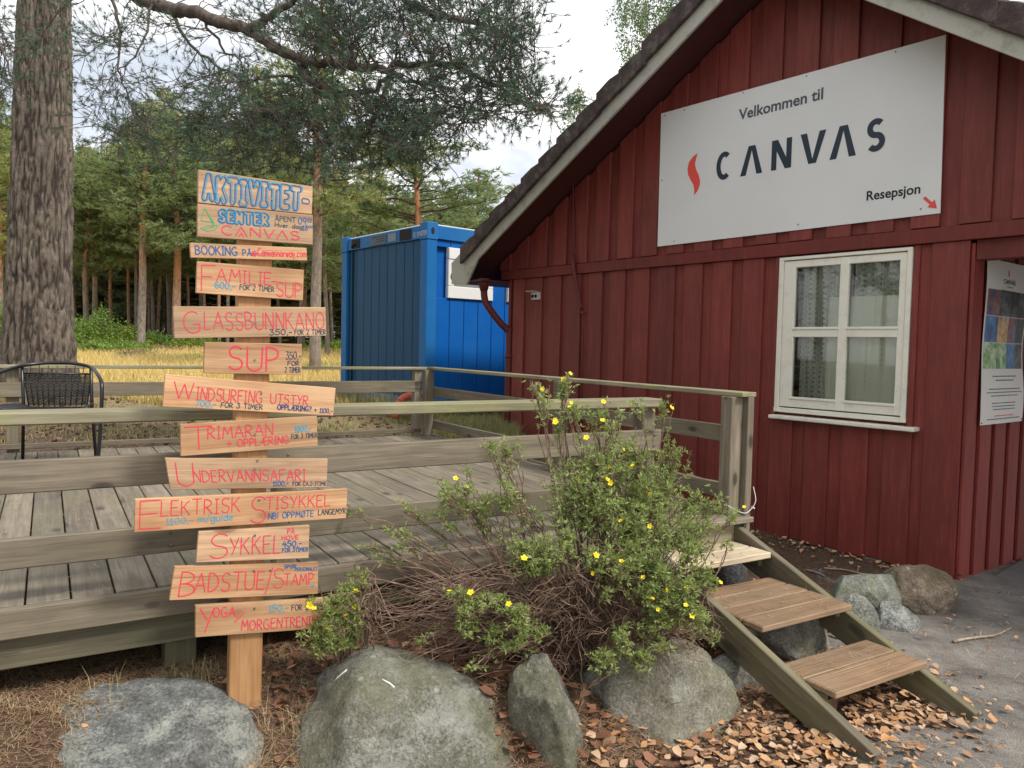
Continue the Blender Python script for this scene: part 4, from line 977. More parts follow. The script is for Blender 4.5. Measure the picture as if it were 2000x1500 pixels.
board([(.464, .907), (.869, .888), (.866, .759), (.456, .794)], [('T', 'S', .10, .255, .10, .86, 'red', .0042), ('T', 'YKKEL', .275, .73, .20, .74, 'red', .0040), ('T', 'PÅ', .79, .855, .78, .94, 'red', .0030), ('T', 'HOVE', .74, .895, .60, .72, 'red', .0030), ('T', '450,-', .75, .925, .38, .56, 'blue', .0038), ('T', 'FOR 3TIMER', .75, .99, .22, .34, 'blue', .0030)], 'pinegrey', 'board reading SYKKEL PÅ HOVE', ((.49, .78),))
board([(.384, .788), (.905, .736), (.904, .612), (.367, .669)], [('T', 'B', .05, .145, .12, .84, 'red', .0044), ('T', 'ADSTUE', .145, .61, .22, .78, 'red', .0040), ('T', '/', .62, .665, .14, .86, 'red', .0036), ('T', 'S', .67, .745, .24, .84, 'red', .0040), ('T', 'TAMP', .75, .965, .32, .68, 'red', .0038), ('T', 'SPØR', .745, .835, .86, .97, 'blue', .0028), ('T', 'PERSONALET', .825, .995, .76, .87, 'blue', .0024), ('P', heart, .945, .972, .20, .32, 'cyan', .0022)], 'pine', 'board reading BADSTUE/STAMP', ((.53, .80), (.645, .80)))
board([(.454, .636), (.948, .589), (.947, .468), (.454, .519)], [('T', 'Y', .035, .13, .14, .90, 'red', .0044), ('T', 'OGA,', .125, .30, .60, .90, 'red', .0038), ('P', [[(0, 0), (1, 1)]], .275, .34, .40, .66, 'red', .0036), ('T', 'MORGENTRENING', .325, .965, .12, .44, 'red', .0038), ('T', '150,-', .53, .675, .66, .88, 'cyan', .0036), ('T', 'FOR 1 TIME', .705, .955, .66, .84, 'dark', .0028)], 'pine', 'lowest board reading YOGA/MORGENTRENING', ((.42, .80),))
for z_ in (1.245, 1.005-.0+.195-.0, .715-.03):
    c = MB(); c.tube([Vector((.652, VS+.021, z_)), Vector((.652, VS+.0175, z_))], .0045, 8); c.build('screw', M['screw'], sp_th, False)

# ================================================================ CAFE CHAIR
cp = at_z(92, 790, ZD); 
dch = 5.75; base = Vector(at_y(100, 900, dch)); base.z = ZD
chair = thing('cafe_chair', 'black metal cafe chair with woven rattan seat and back standing on the deck', 'chair', Matrix.Translation(base) @ Matrix.Rotation(R(17), 4, 'Z'))
# local: x right, y away from the viewer; seat faces the viewer (-y)
f = MB(); hw = .385
hoop = [(-hw-.0, -.20, .0), (-hw-.03, -.21, .30), (-hw-.02, -.20, .585), (-hw+.05, -.10, .68), (-.22, .16, .742), (0, .235, .765), (.22, .16, .742), (hw-.04, -.10, .675), (hw, -.20, .585), (hw-.01, -.21, .30), (hw-.03, -.21, .0)]
f.tube(smooth_path(hoop, 6), .0135, 10)
f.build('frame', M['black_metal'], chair)
for sx in (-1, 1):
    l = MB(); l.tube([(sx*.255, .24, 0), (sx*.235, .20, .42), (sx*.235, .17, .745)], .0125, 8); l.build('rear_leg', M['black_metal'], chair)
l = MB(); l.tube([(-hw-.02, -.20, .40), (hw, -.20, .40)], .009, 8); l.tube([(-.235, .2, .40), (.235, .2, .40)], .009, 8); l.build('crossbar', M['black_metal'], chair)
# woven back: alternating strands
b = MB(); nb = 22; zb0, zb1 = .44, .665
for q in range(nb+1):
    z_ = zb0+(zb1-zb0)*q/nb; wv = .205+.03*(z_-zb0)/(zb1-zb0); pts = []
    for e in range(23): xq = -wv+2*wv*e/22; pts.append((xq, .205-.035*math.cos(xq/wv*1.4)+(.007 if (e+q) % 2 else -.007)+.03*(1-(z_-zb0)/.22)*0, z_))
    b.tube(pts, .0042, 4)
for e in range(12):
    xq = -1+2*e/11; b.tube([(xq*.2, .205-.035*math.cos(xq*1.4), zb0-.01), (xq*.235, .205-.035*math.cos(xq*1.4), zb1+.012)], .005, 5)
b.tube([(-.238, .18, zb1+.015), (0, .165, zb1+.018), (.238, .18, zb1+.015)], .009, 6)
for e in range(7): xq = -.18+.06*e; b.tube([(xq, .17, zb1+.015), (xq*1.02, .185+.02*abs(xq), .745)], .003, 4)
b.build('backrest', M['rattan'], chair)
s_ = MB(); ns = 26
for q in range(ns+1):
    y_ = -.20+.40*q/ns; wv = .30-.05*q/ns; pts = []
    for e in range(25): xq = -wv+2*wv*e/24; pts.append((xq, y_, .415+.055*max(0, abs(xq)/wv-.72)*3.2*(1-q/ns*.4)+(.004 if (e+q) % 2 else -.004)))
    s_.tube(pts, .0095, 4)
s_.tube([(-.30, -.215, .455), (-.25, -.22, .418), (0, -.225, .405), (.25, -.22, .418), (.30, -.215, .455)], .014, 8)
s_.build('seat', M['rattan'], chair)

# ================================================================ BOULDERS
def rockmat(name, base, light, darkc, lichen=.3, moss=.3, mosscol=(.13, .14, .05)):
    s = NT(name); v = s.coords((1, 1, 1)); n1 = s.noise(v, 3.5, 8, .7, .3); n2 = s.noise(v, 85, 4, .8); n3 = s.noise(v, 14, 8, .78)
    c = s.ramp(n3, [(.3, darkc), (.5, base), (.7, light)]); c = s.mix(.75, c, s.ramp(n2, [(.36, G3(.28)), (.47, G3(.9)), (.56, G3(1.15)), (.66, G3(2.0))]), 'MULTIPLY')
    c = s.mix(s.ramp(s.math('ADD', s.math('MULTIPLY', n1, .72), s.math('MULTIPLY', n2, .28)), [(.49, G3(0)), (.58, G3(lichen))]), c, (.42, .43, .38))
    n4 = s.noise(v, 2.2, 6, .7); c = s.mix(s.ramp(n4, [(.46, G3(0)), (.62, G3(moss))]), c, mosscol)
    vo = s.n('TexVoronoi'); vo.inputs['Scale'].default_value = 11; s.l(v, vo.inputs['Vector']); sp = s.ramp(vo.outputs['Distance'], [(.10, G3(1)), (.16, G3(0))]); c = s.mix(s.math('MULTIPLY', sp, s.ramp(n1, [(.5, G3(0)), (.56, G3(.6))])), c, (.50, .52, .46))
    vc = s.n('TexVoronoi', feature='DISTANCE_TO_EDGE'); vc.inputs['Scale'].default_value = 2.1; s.l(s.mix(.12, v, s.n('TexNoise').outputs['Color']) if False else v, vc.inputs['Vector']); h = s.math('ADD', s.math('MULTIPLY', n3, .8), s.math('MULTIPLY', n2, .3)); return s.out(c, .88, s.bump(h, 1.0, .03))
RK = [rockmat('grey_granite_with_pale_lichen', (.17, .175, .165), (.36, .37, .35), (.05, .055, .052), .85, .12), rockmat('mossy_olive_granite', (.19, .185, .145), (.42, .41, .36), (.075, .075, .055), .5, .6, (.155, .15, .075)),
      rockmat('speckled_pale_granite', (.24, .225, .18), (.42, .40, .34), (.10, .095, .075), .3, .5, (.19, .18, .075)), rockmat('brown_rounded_boulder', (.20, .145, .095), (.33, .25, .17), (.10, .07, .05), .12, .3), rockmat('angular_grey_green_rock', (.19, .195, .16), (.38, .39, .36), (.075, .085, .06), .4, .5, (.16, .18, .08))]
def rock(name, label, c, rad, seed, mt, rot=(0, 0, 0), shape=None, rough=.12, facets=0, sub=5, boxy=1.0, fmin=.62, planes=()):
    bm = bmesh.new(); bmesh.ops.create_icosphere(bm, subdivisions=sub, radius=1); rr = random.Random(seed); off = Vector((rr.uniform(0, 50), rr.uniform(0, 50), rr.uniform(0, 50)))
    pln = [(Vector((rr.gauss(0, 1), rr.gauss(0, 1), rr.gauss(0, .8)+.2)).normalized(), rr.uniform(fmin, fmin+.26)) for _ in range(facets)]+[(Vector(n_).normalized(), d_) for n_, d_ in planes]
    for v in bm.verts:
        p = v.co.copy()
        for n_, d_ in pln:
            e = p.dot(n_)-d_
            if e > 0: p -= n_*e*.93
        q = p.normalized() if p.length else p
        p += q*(noise.fractal(p*1.3+off, .9, 2.1, 4)*rough + noise.fractal(p*5+off, .7, 2.2, 5)*rough*.34)
        if boxy < 1: p = Vector([math.copysign(abs(c_)**boxy, c_) for c_ in p])*.93
        p = Vector((p.x*rad[0], p.y*rad[1], p.z*rad[2]))
        if shape: p = shape(p)
        v.co = p
    me = bpy.data.meshes.new(name); bm.to_mesh(me); bm.free()
    if facets < 8: me.shade_smooth()
    o = link(name, me, None, mt); o.location = c; o.rotation_euler = rot; tag(o, label, 'boulder'); return o
def pc(x, y, Y, z=None): p = at_y(x, y, Y); return p
b1 = rock('boulder', 'low grey boulder with white lichen at the lower left corner, left of the signpost', at_y(240, 1505, 2.62)+Vector((0, .12, -.07)), (.52, .36, .31), 3, RK[0], (0, 0, .1), rough=.09, facets=2, fmin=.80, boxy=.86, planes=(((.1, -.35, .95), .80), ((-.6, -.6, .3), .80), ((.7, -.55, .3), .82)))
def sh2(p):
    k = max(0, (p.x+.17)/.55); k2 = max(0, (-.17-p.x)/.25)
    if p.z > 0: p.z *= 1-.36*k-.12*k2
    return p
b2 = rock('boulder', 'largest olive grey boulder in front with a ridge and white scratches, right of the signpost', at_y(778, 1500, 2.78)+Vector((0, .14, -.09)), (.60, .42, .50), 9, RK[1], (0, 0, -.05), sh2, rough=.10, facets=2, fmin=.80, boxy=.80, planes=(((-.75, -.5, .38), .66), ((.42, -.66, .50), .64), ((.9, -.3, .1), .86), ((-.1, -.95, -.1), .74)))
b3 = rock('boulder', 'narrow upright boulder wedged between the two big front boulders', at_y(1075, 1450, 2.93), (.15, .20, .36), 14, RK[1], (.05, -.16, .2), rough=.10, facets=2, planes=(((-.6, -.7, .2), .72), ((.75, -.5, .2), .75), ((-.15, -.2, .95), .80)))
b4 = rock('boulder', 'pale speckled boulder under the flowering shrub beside the stair', at_y(1268, 1400, 3.14)+Vector((0, .14, -.04)), (.40, .31, .35), 21, RK[2], (0, 0, 0), rough=.10, facets=2, planes=(((-.35, -.85, .35), .76), ((.6, -.65, .3), .78), ((.2, -.2, .95), .86)))
b5 = rock('boulder', 'smooth brown rounded boulder at the corner of the red house', at_y(1806, 1172, 4.78)+Vector((.0, .08, .02)), (.27, .20, .185), 31, RK[3], (0, .12, .3), rough=.10, facets=2)
b6 = rock('boulder', 'jagged grey green rock leaning behind the right stair board', at_y(1695, 1195, 4.62)+Vector((0, .10, .02)), (.36, .28, .27), 47, RK[4], (.2, .1, .8), rough=.05, facets=16, fmin=.48)
b7 = rock('boulder', 'pale angular stone close behind the middle of the right stair board', at_y(1655, 1205, 4.35)+Vector((0, .06, -.05)), (.21, .17, .19), 52, RK[4], (0, .3, .2), rough=.05, facets=13, sub=4, fmin=.5)
b11 = rock('boulder', 'light grey wedge of rock between the jagged rock and the brown boulder', at_y(1755, 1225, 4.40)+Vector((0, .08, -.04)), (.19, .16, .21), 61, RK[0], (0, -.3, .5), rough=.05, facets=13, sub=4, fmin=.5)
b8 = rock('boulder', 'split stone with a pale face lying under the stair treads', at_y(1560, 1245, 3.95)+Vector((0, .1, .02)), (.30, .20, .19), 71, RK[2], (0, .2, -.3), rough=.05, facets=12, sub=4, fmin=.52)
b9 = rock('boulder', 'dark stone under the left side of the lowest tread', at_y(1440, 1330, 3.55)+Vector((0, .1, -.02)), (.19, .16, .13), 77, RK[1], (0, 0, .4), rough=.1, facets=5, sub=4)
from mathutils.bvhtree import BVHTree
bpy.context.view_layer.update()
mw = b2.matrix_world.copy(); bt = BVHTree.FromPolygons([mw @ v_.co for v_ in b2.data.vertices], [tuple(p_.vertices) for p_ in b2.data.polygons]); wi = mw.inverted()
for mk in ([(652, 1332), (660, 1323), (668, 1316), (678, 1308)], [(746, 1326), (754, 1331), (762, 1335), (770, 1343)]):
    hs_ = [bt.ray_cast(O, ray(*p_).normalized())[0] for p_ in mk]; hs_ = [wi @ h_ for h_ in hs_ if h_]
    if len(hs_) > 2: q = MB(); q.tube(hs_, [.0016, .003, .0032, .0042], 6); q.build('paint_scratch', mat('white_paint_smear', (.7, .72, .74), .6), b2)
# concrete footing under the landing
pr = thing('concrete_footing', 'dark rough concrete pipe footing under the top of the stair', 'footing', (1.50, 5.15, -.12))
q = MB(); q.tube([(0, 0, -.1), (0, 0, .33), (0, 0, .36), (0, 0, .4)], [.12, .12, .115, .10], 24)
def conc():
    s = NT('dark_rough_concrete'); v = s.coords((1, 1, 1)); n = s.noise(v, 70, 3, .7); return s.out(s.ramp(n, [(.35, (.03, .03, .032)), (.6, (.10, .10, .10)), (.75, (.2, .2, .2))]), .9, s.bump(n, .8, .01))
q.build('pipe', conc(), pr)
# paint scratches on the big boulder: left as marks on the stone
# ---- sticks
def stick(pts, r, label):
    t_ = thing('stick', label, 'stick', Vector(pts[0])); o0 = Vector(pts[0]); q = MB(); P = smooth_path([Vector(p)-o0 for p in pts], 5); n = len(P)
    q.tube(P, [r*(1.1-.6*i/n) for i in range(n)], 7); q.build('shaft', M['bark_pale'], t_)
    q = MB(); m_ = P[n//2]; q.tube([m_, m_+Vector((.03, .05, .02)), m_+Vector((.05, .08, .015))], [r*.5, r*.35, r*.2], 5); q.build('twig', M['bark_pale'], t_)
def barkm(name, a, b, c, sc=8):
    s = NT(name); v = s.coords((1, 1, 1)); n = s.noise(v, sc, 5, .7); return s.out(s.ramp(n, [(.3, a), (.5, b), (.7, c)]), .9, s.bump(n, .5, .01))
M['bark_pale'] = barkm('pale_dry_stick', (.16, .11, .07), (.33, .25, .18), (.45, .37, .28), 40)
def gp_(x, y, dz=.01): 
    p = at_z(x, y, 0)
    for _ in range(6): p = at_z(x, y, gz(p.x, p.y)+dz)
    return p
stick([gp_(1862, 1253), gp_(1885, 1248, .015), gp_(1915, 1244, .012), gp_(1945, 1240, .014), gp_(1975, 1226, .012)], .0085, 'crooked dry stick lying on the asphalt right of the brown boulder')
stick([gp_(1610, 1110), gp_(1650, 1113, .014), gp_(1690, 1122, .012), gp_(1728, 1127)], .008, 'pale stick lying in the dirt strip along the house wall')
stick([gp_(1575, 1113), gp_(1600, 1120, .012), gp_(1612, 1126)], .008, 'short dark stick near the top of the right stair board')
# ================================================================ LEAF / NEEDLE HELPERS
def unit(a): return a/np.maximum(np.linalg.norm(a, axis=-1, keepdims=True), 1e-9)
def tris_needles(base, direc, n, length, width, spread, r, back=.8):
    """n thin triangles per base point, fanned round the direction"""
    N = len(base); B = np.repeat(base, n, 0); D = np.repeat(direc, n, 0)
    d = unit(D*1.0 + r.normal(0, spread, (N*n, 3))); ln = length*(.7+.5*r.random((N*n, 1)))
    side = unit(np.cross(d, r.normal(0, 1, (N*n, 3))))*width*.5
    B = B - unit(D)*r.random((N*n, 1))*length*back
    V = np.stack([B-side, B+side, B+d*ln], 1).reshape(-1, 3); F = np.arange(len(V)).reshape(-1, 3); return V, F
def leafquads(P, D, L_, W_, r, cup=.25):
    """rhombic leaflets: 4 vertices folded at the midrib: two triangles"""
    N = len(P); d = unit(D); s = unit(np.cross(d, r.normal(0, 1, (N, 3)))); nrm = np.cross(d, s)
    L_ = L_*(.7+.6*r.random((N, 1))); W_ = W_*(.7+.6*r.random((N, 1)))
    a = P; b = P+d*L_*.5+s*W_*.5+nrm*W_*cup; c = P+d*L_; e = P+d*L_*.5-s*W_*.5+nrm*W_*cup
    V = np.stack([a, b, c, e], 1).reshape(-1, 3); i = np.arange(N)*4; F = np.concatenate([np.stack([i, i+1, i+2], 1), np.stack([i, i+2, i+3], 1)]); return V, F
def foliage(name, stops, sc=3.0, rough=.55, transl=.25, hue=None):
    s = NT(name); tcn = s.n('TexCoord'); n = s.noise(tcn.outputs['Object'], sc, 4, .7); geo = s.n('NewGeometry'); n2 = s.noise(tcn.outputs['Object'], sc*11, 2, .5)
    f_ = s.math('ADD', s.math('MULTIPLY', n, .6), s.math('MULTIPLY', n2, .4)); oi = s.n('ObjectInfo')
    col = s.ramp(f_, [(.30+.4*i/(len(stops)-1), c) for i, c in enumerate(stops)]); col = s.mix(1.0, col, s.ramp(oi.outputs['Random'], [(0, (.78, .86, .85)), (.5, (1, 1, 1)), (1, (1.28, 1.12, .9))]), 'MULTIPLY')
    s.l(col, s.b.inputs['Base Color']); s.b.inputs['Roughness'].default_value = rough
    if transl:
        tl = s.n('BsdfTranslucent'); s.l(col, tl.inputs[0]); mm = s.n('MixShader'); mm.inputs[0].default_value = transl; s.l(s.b.outputs[0], mm.inputs[1]); s.l(tl.outputs[0], mm.inputs[2]); s.l(mm.outputs[0], s.t.nodes['Material Output'].inputs[0])
    return s.m
M['needle_near'] = foliage('blue_green_pine_needles', [(.035, .07, .045), (.085, .14, .085), (.17, .235, .14)], 2.6)
M['needle_far'] = foliage('olive_pine_needles', [(.13, .18, .075), (.24, .30, .12), (.38, .43, .19)], .5, .55, .38)
M['needle_spruce'] = foliage('dark_spruce_needles', [(.085, .12, .04), (.15, .19, .07), (.22, .26, .10)], .5, .55, .35)
M['leaf_shrub'] = foliage('cinquefoil_leaves', [(.18, .235, .06), (.36, .42, .13), (.56, .58, .25)], 7, .5, .4)
M['leaf_bush'] = foliage('bright_green_bush_leaves', [(.09, .16, .03), (.18, .29, .05), (.29, .38, .09)], 3, .5, .35)
M['leaf_birch'] = foliage('birch_leaves', [(.10, .17, .06), (.18, .27, .10), (.30, .38, .17)], 1, .5, .4)
M['bark_pine'] = None
def pinebark_near():
    s = NT('deeply_furrowed_pine_bark'); v = s.coords((1, 1, .45), False); v1 = s.coords((1, 1, 1), False)
    at_ = s.n('Attribute'); at_.attribute_name = 'plate'
    n = s.noise(v, 26, 5, .7, .5); n2 = s.noise(v1, 60, 4, .7); n3 = s.noise(v1, 2.3, 4, .6)
    c = s.ramp(n, [(.3, (.085, .064, .05)), (.5, (.165, .13, .10)), (.7, (.28, .23, .18))]); c = s.mix(s.ramp(at_.outputs['Fac'], [(.12, G3(.0)), (.5, G3(1))]), (.045, .033, .025), c)
    c = s.mix(.6, c, s.ramp(n3, [(.3, G3(.7)), (.7, G3(1.3))]), 'MULTIPLY'); c = s.mix(s.ramp(n3, [(.55, G3(0)), (.7, G3(.35))]), c, (.17, .17, .10))
    return s.out(c, .95, s.bump(s.math('ADD', n, n2), .8, .015))
def pinebark_far():
    s = NT('orange_grey_pine_bark'); tcn = s.n('TexCoord'); mp = s.n('Mapping'); mp.inputs['Scale'].default_value = (6, 6, 1.6); s.l(tcn.outputs['Object'], mp.inputs[0]); n = s.noise(mp.outputs[0], 2.5, 4, .7)
    sep = s.n('SeparateXYZ'); s.l(tcn.outputs['Object'], sep.inputs[0]); oi = s.n('ObjectInfo')
    h = s.math('ADD', s.math('MULTIPLY', sep.outputs[2], .11), s.math('MULTIPLY', s.math('SUBTRACT', oi.outputs['Random'], .7), .8)); h = s.math('ADD', h, s.math('MULTIPLY', s.math('SUBTRACT', n, .5), 1.1))
    lo = s.ramp(n, [(.3, (.13, .105, .085)), (.6, (.27, .225, .19)), (.75, (.38, .33, .28))]); hi = s.ramp(n, [(.3, (.28, .12, .06)), (.55, (.46, .22, .11)), (.75, (.58, .34, .20))])
    return s.out(s.mix(s.ramp(h, [(.2, G3(0)), (.6, G3(1))]), lo, hi), .9, s.bump(n, .5, .02))
M['bark_near'] = pinebark_near(); M['bark_far'] = pinebark_far(); M['bark_dark'] = barkm('dark_branch_bark', (.04, .03, .025), (.085, .065, .052), (.15, .12, .10), 20); M['bark_limb'] = barkm('grey_brown_limb_bark', (.04, .028, .022), (.09, .066, .052), (.16, .12, .095), 14)
M['twig'] = barkm('brown_shrub_twig', (.07, .038, .025), (.17, .105, .072), (.36, .26, .19), 22); M['twig_grey'] = barkm('dead_grey_twig', (.13, .10, .08), (.24, .19, .15), (.34, .28, .22), 30)

# ================================================================ BIG PINE ON THE LEFT
tb = Vector((PINE.x, PINE.y, gz(PINE.x, PINE.y)-.25))
bigpine = thing('big_pine', 'huge old pine with furrowed bark at the left edge, boughs overhanging the deck', 'tree', Matrix.Translation(tb))
nA, nH = 150, 420; Ht = 8.6; vv = np.zeros((nH+1, nA, 3)); pla = np.zeros((nH+1, nA))
topc = at_y(88, -60, PINE.y+.1)-tb
vo_f = noise.voronoi
for j in range(nH+1):
    h = Ht*j/nH; fr = h/Ht; rr_ = .425-.10*min(1, h/5.5)+.20*math.exp(-h/.45); cx_ = topc.x*(h/topc.z); cy_ = topc.y*(h/topc.z)
    for a in range(nA):
        th_ = 2*math.pi*a/nA; ca, sa = math.cos(th_), math.sin(th_)
        if sa > .75: vv[j, a] = (cx_+rr_*ca, cy_+rr_*sa, h); pla[j, a] = 1; continue
        p = Vector((ca*3.1, sa*3.1, h*1.15)); p += noise.noise_vector(p*1.1)*.55+noise.noise_vector(p*4.1)*.22
        dd = vo_f(p*1.45)[0]; e = min(1, (dd[1]-dd[0])*2.3+.25*max(0, noise.noise(p*2.2+Vector((9, 9, 9))))); pla[j, a] = e
        q = rr_-.040*(1-e)+.010*noise.noise(p*3)+.014*noise.noise(Vector((ca*2, sa*2, h*.8)))
        vv[j, a] = (cx_+q*ca, cy_+q*sa, h)
ii = (np.arange(nA)[None, :]+np.arange(nH)[:, None]*nA); i2 = ((np.arange(nA)+1) % nA)[None, :]+np.arange(nH)[:, None]*nA
tme = trimesh('trunk', vv.reshape(-1, 3), np.stack([ii, i2, i2+nA, ii+nA], -1).reshape(-1, 4), smooth=True)
at_ = tme.attributes.new('plate', 'FLOAT', 'POINT'); at_.data.foreach_set('value', pla.ravel().astype(np.float32)); link('trunk', tme, bigpine, M['bark_near'])
# boughs: measured courses of the main limbs (x, y, depth)
LIMBS = [
 ([(90, -330, 10.2), (170, -130, 9.3), (250, -20, 8.3), (310, 8, 7.9), (370, 22, 7.6), (430, 45, 7.3), (490, 62, 7.1), (540, 95, 6.9), (590, 118, 6.8), (640, 122, 6.7), (700, 131, 6.6), (760, 132, 6.5), (830, 126, 6.4), (900, 132, 6.2), (950, 160, 6.1), (1010, 195, 6.0), (1075, 222, 5.9)], .085, .010),
 ([(588, 118, 6.8), (593, 140, 6.8), (622, 168, 6.75), (680, 181, 6.7), (725, 178, 6.65), (770, 150, 6.6), (830, 175, 6.5), (900, 215, 6.4)], .052, .008),
 ([(488, 62, 7.1), (520, 35, 7.0), (560, 10, 6.9), (600, -20, 6.8), (660, -70, 6.8)], .050, .012),
 ([(560, -60, 7.6), (605, 5, 7.4), (650, 55, 7.2), (680, 90, 7.0), (700, 140, 6.9), (745, 215, 6.8)], .032, .006),
 ([(700, -60, 6.9), (780, -5, 6.7), (860, 30, 6.5), (930, 42, 6.4), (990, 75, 6.3), (1040, 110, 6.2)], .034, .006),
 ([(335, 28, 7.8), (372, 90, 7.7), (430, 130, 7.6), (492, 170, 7.5), (530, 230, 7.4)], .020, .004),
 ([(210, -60, 8.2), (235, 60, 8.1), (228, 120, 8.0), (250, 190, 7.9), (270, 260, 7.8)], .020, .004),
 ([(390, 20, 7.5), (430, 90, 7.3), (470, 120, 7.2), (478, 160, 7.1)], .016, .004),
 ([(300, -40, 8.0), (285, 60, 7.7), (255, 120, 7.6), (200, 160, 7.5)], .016, .004),
 ([(620, 165, 6.8), (600, 230, 6.7), (640, 290, 6.6), (655, 330, 6.6)], .014, .004),
 ([(760, 150, 6.6), (735, 230, 6.5), (700, 270, 6.4), (660, 260, 6.4)], .016, .004),
 ([(-60, -80, 7.4), (-20, 40, 7.3), (20, 140, 7.2), (28, 180, 7.2)], .020, .004)]
limb_pts = []
for P_, r0, r1 in LIMBS:
    pts = smooth_path([at_y(*p)-tb for p in P_], 5)
    pts = [p+Vector((rl.gauss(0, .012), rl.gauss(0, .02), rl.gauss(0, .012))) for p in pts]
    n = len(pts); q = MB(); rad = [r0+(r1-r0)*(i/(n-1))**.8 for i in range(n)]; q.tube(pts, rad, 10); q.build('bough', M['bark_limb'], bigpine)
    for i, p in enumerate(pts): limb_pts.append((p, rad[i]))
LP_ = np.array([p[:] for p, _ in limb_pts]); LR_ = np.array([r_ for _, r_ in limb_pts])
BL = [(650, 55, 110, 12), (760, 40, 120, 14), (880, 60, 105, 14), (985, 80, 70, 9), (1010, 185, 45, 5), (1062, 208, 28, 3), (905, 185, 85, 11), (790, 195, 95, 13), (690, 235, 75, 10), (800, 275, 50, 6), (600, 235, 65, 8), (650, 315, 45, 5), (560, 200, 50, 3), (480, 255, 65, 4.5), (400, 290, 55, 4.5), (330, 280, 50, 3.5), (262, 265, 55, 4), (330, 200, 60, 2), (205, 180, 50, 3), (180, 90, 40, 3), (240, 55, 50, 4), (190, 275, 40, 3), (470, 335, 35, 2.5), (10, 90, 30, 3), (110, 60, 35, 3), (115, 150, 30, 2), (450, 95, 60, 1.5), (540, 50, 60, 4), (350, 60, 60, 2), (430, 190, 60, 2.5), (560, 290, 55, 3), (15, 170, 30, 2), (620, 110, 60, 5), (700, -20, 110, 8), (930, -10, 90, 6), (450, -20, 60, 2), (990, 10, 60, 4), (850, 320, 35, 1.5), (750, 330, 40, 2)]
wts = np.array([b[3] for b in BL], float); wts /= wts.sum(); br_ = random.Random(21)
twb = MB(); tipP = []; tipD = []
def walk(a, b, n, sag, wig, r):
    a = Vector(a); b = Vector(b); o = []; L_ = (b-a).length; ph = [r.uniform(-1, 1) for _ in range(6)]
    for i in range(n+1):
        t_ = i/n; p = a.lerp(b, t_); s_ = math.sin(t_*math.pi)
        p += Vector((ph[0]*math.sin(t_*7+ph[3]*3), ph[1]*math.sin(t_*6+ph[4]*3), ph[2]*math.sin(t_*8+ph[5]*3)))*wig*L_*s_+Vector((0, 0, sag*L_*s_)); o.append(p)
    return o
NB = 530
for q in range(NB):
    bl = BL[int(np.searchsorted(np.cumsum(wts), br_.random()*.99999))]
    ang = br_.uniform(0, 6.283); rad = bl[2]*math.sqrt(br_.random()); x_, y_ = bl[0]+rad*math.cos(ang), bl[1]+rad*math.sin(ang)*.8
    dep = (8.0-(x_/1000)*1.9)+br_.gauss(0, .55); tgt = np.array((at_y(x_, y_, dep)-tb)[:])
    d_ = np.linalg.norm(LP_-tgt, axis=1); k_ = br_.choice(np.argsort(d_)[:12]); src = Vector(LP_[k_])
    if d_[k_] > 2.2: continue
    tv = Vector(tgt); pts = walk(src, tv, 10, br_.uniform(-.05, .12), .07, br_); n = len(pts)
    r0 = min(LR_[k_]*.5, .004+.006*d_[k_]); twb.tube(pts, [r0*(1-.75*i/(n-1)) for i in range(n)], 5, cap=False)
    nt_ = 5+int(d_[k_]*6)
    for e in range(nt_):
        t_ = br_.uniform(.35, 1); i = min(int(t_*(n-1)), n-2); p = pts[i].lerp(pts[i+1], br_.random()); ax_ = (pts[i+1]-pts[i]).normalized()
        dr = (ax_*br_.uniform(.3, 1)+Vector((br_.gauss(0, .7), br_.gauss(0, .7), br_.gauss(.1, .5)))).normalized(); l_ = br_.uniform(.10, .34)
        tip = p+dr*l_+Vector((0, 0, br_.uniform(-.02, .05))); tp = walk(p, tip, 4, -.06, .08, br_); twb.tube(tp, [.0034, .003, .0026, .0022, .0018], 4, cap=False)
        for s_ in ((3, 4) if br_.random() < .45 else (4,)):
            tipP.append(tp[s_][:]); tipD.append((tp[s_]-tp[s_-1]).normalized()[:])
            if br_.random() < .75:
                dd = (dr+Vector((br_.gauss(0, .7), br_.gauss(0, .7), br_.gauss(.15, .6)))).normalized(); e2_ = tp[s_]+dd*br_.uniform(.03, .09); tipP.append(e2_[:]); tipD.append(dd[:])
twb.build('twigs', M['bark_dark'], bigpine, False)['kind'] = 'stuff'
tipP = np.array(tipP); tipD = np.array(tipD)
Vn, Fn = tris_needles(tipP, tipD, 19, .060, .0036, .50, rng, .45)
no_ = link('needles', trimesh('needles', Vn, Fn), bigpine, M['needle_near']); no_['kind'] = 'stuff'
print('near needles', len(Fn), 'tips', len(tipP))

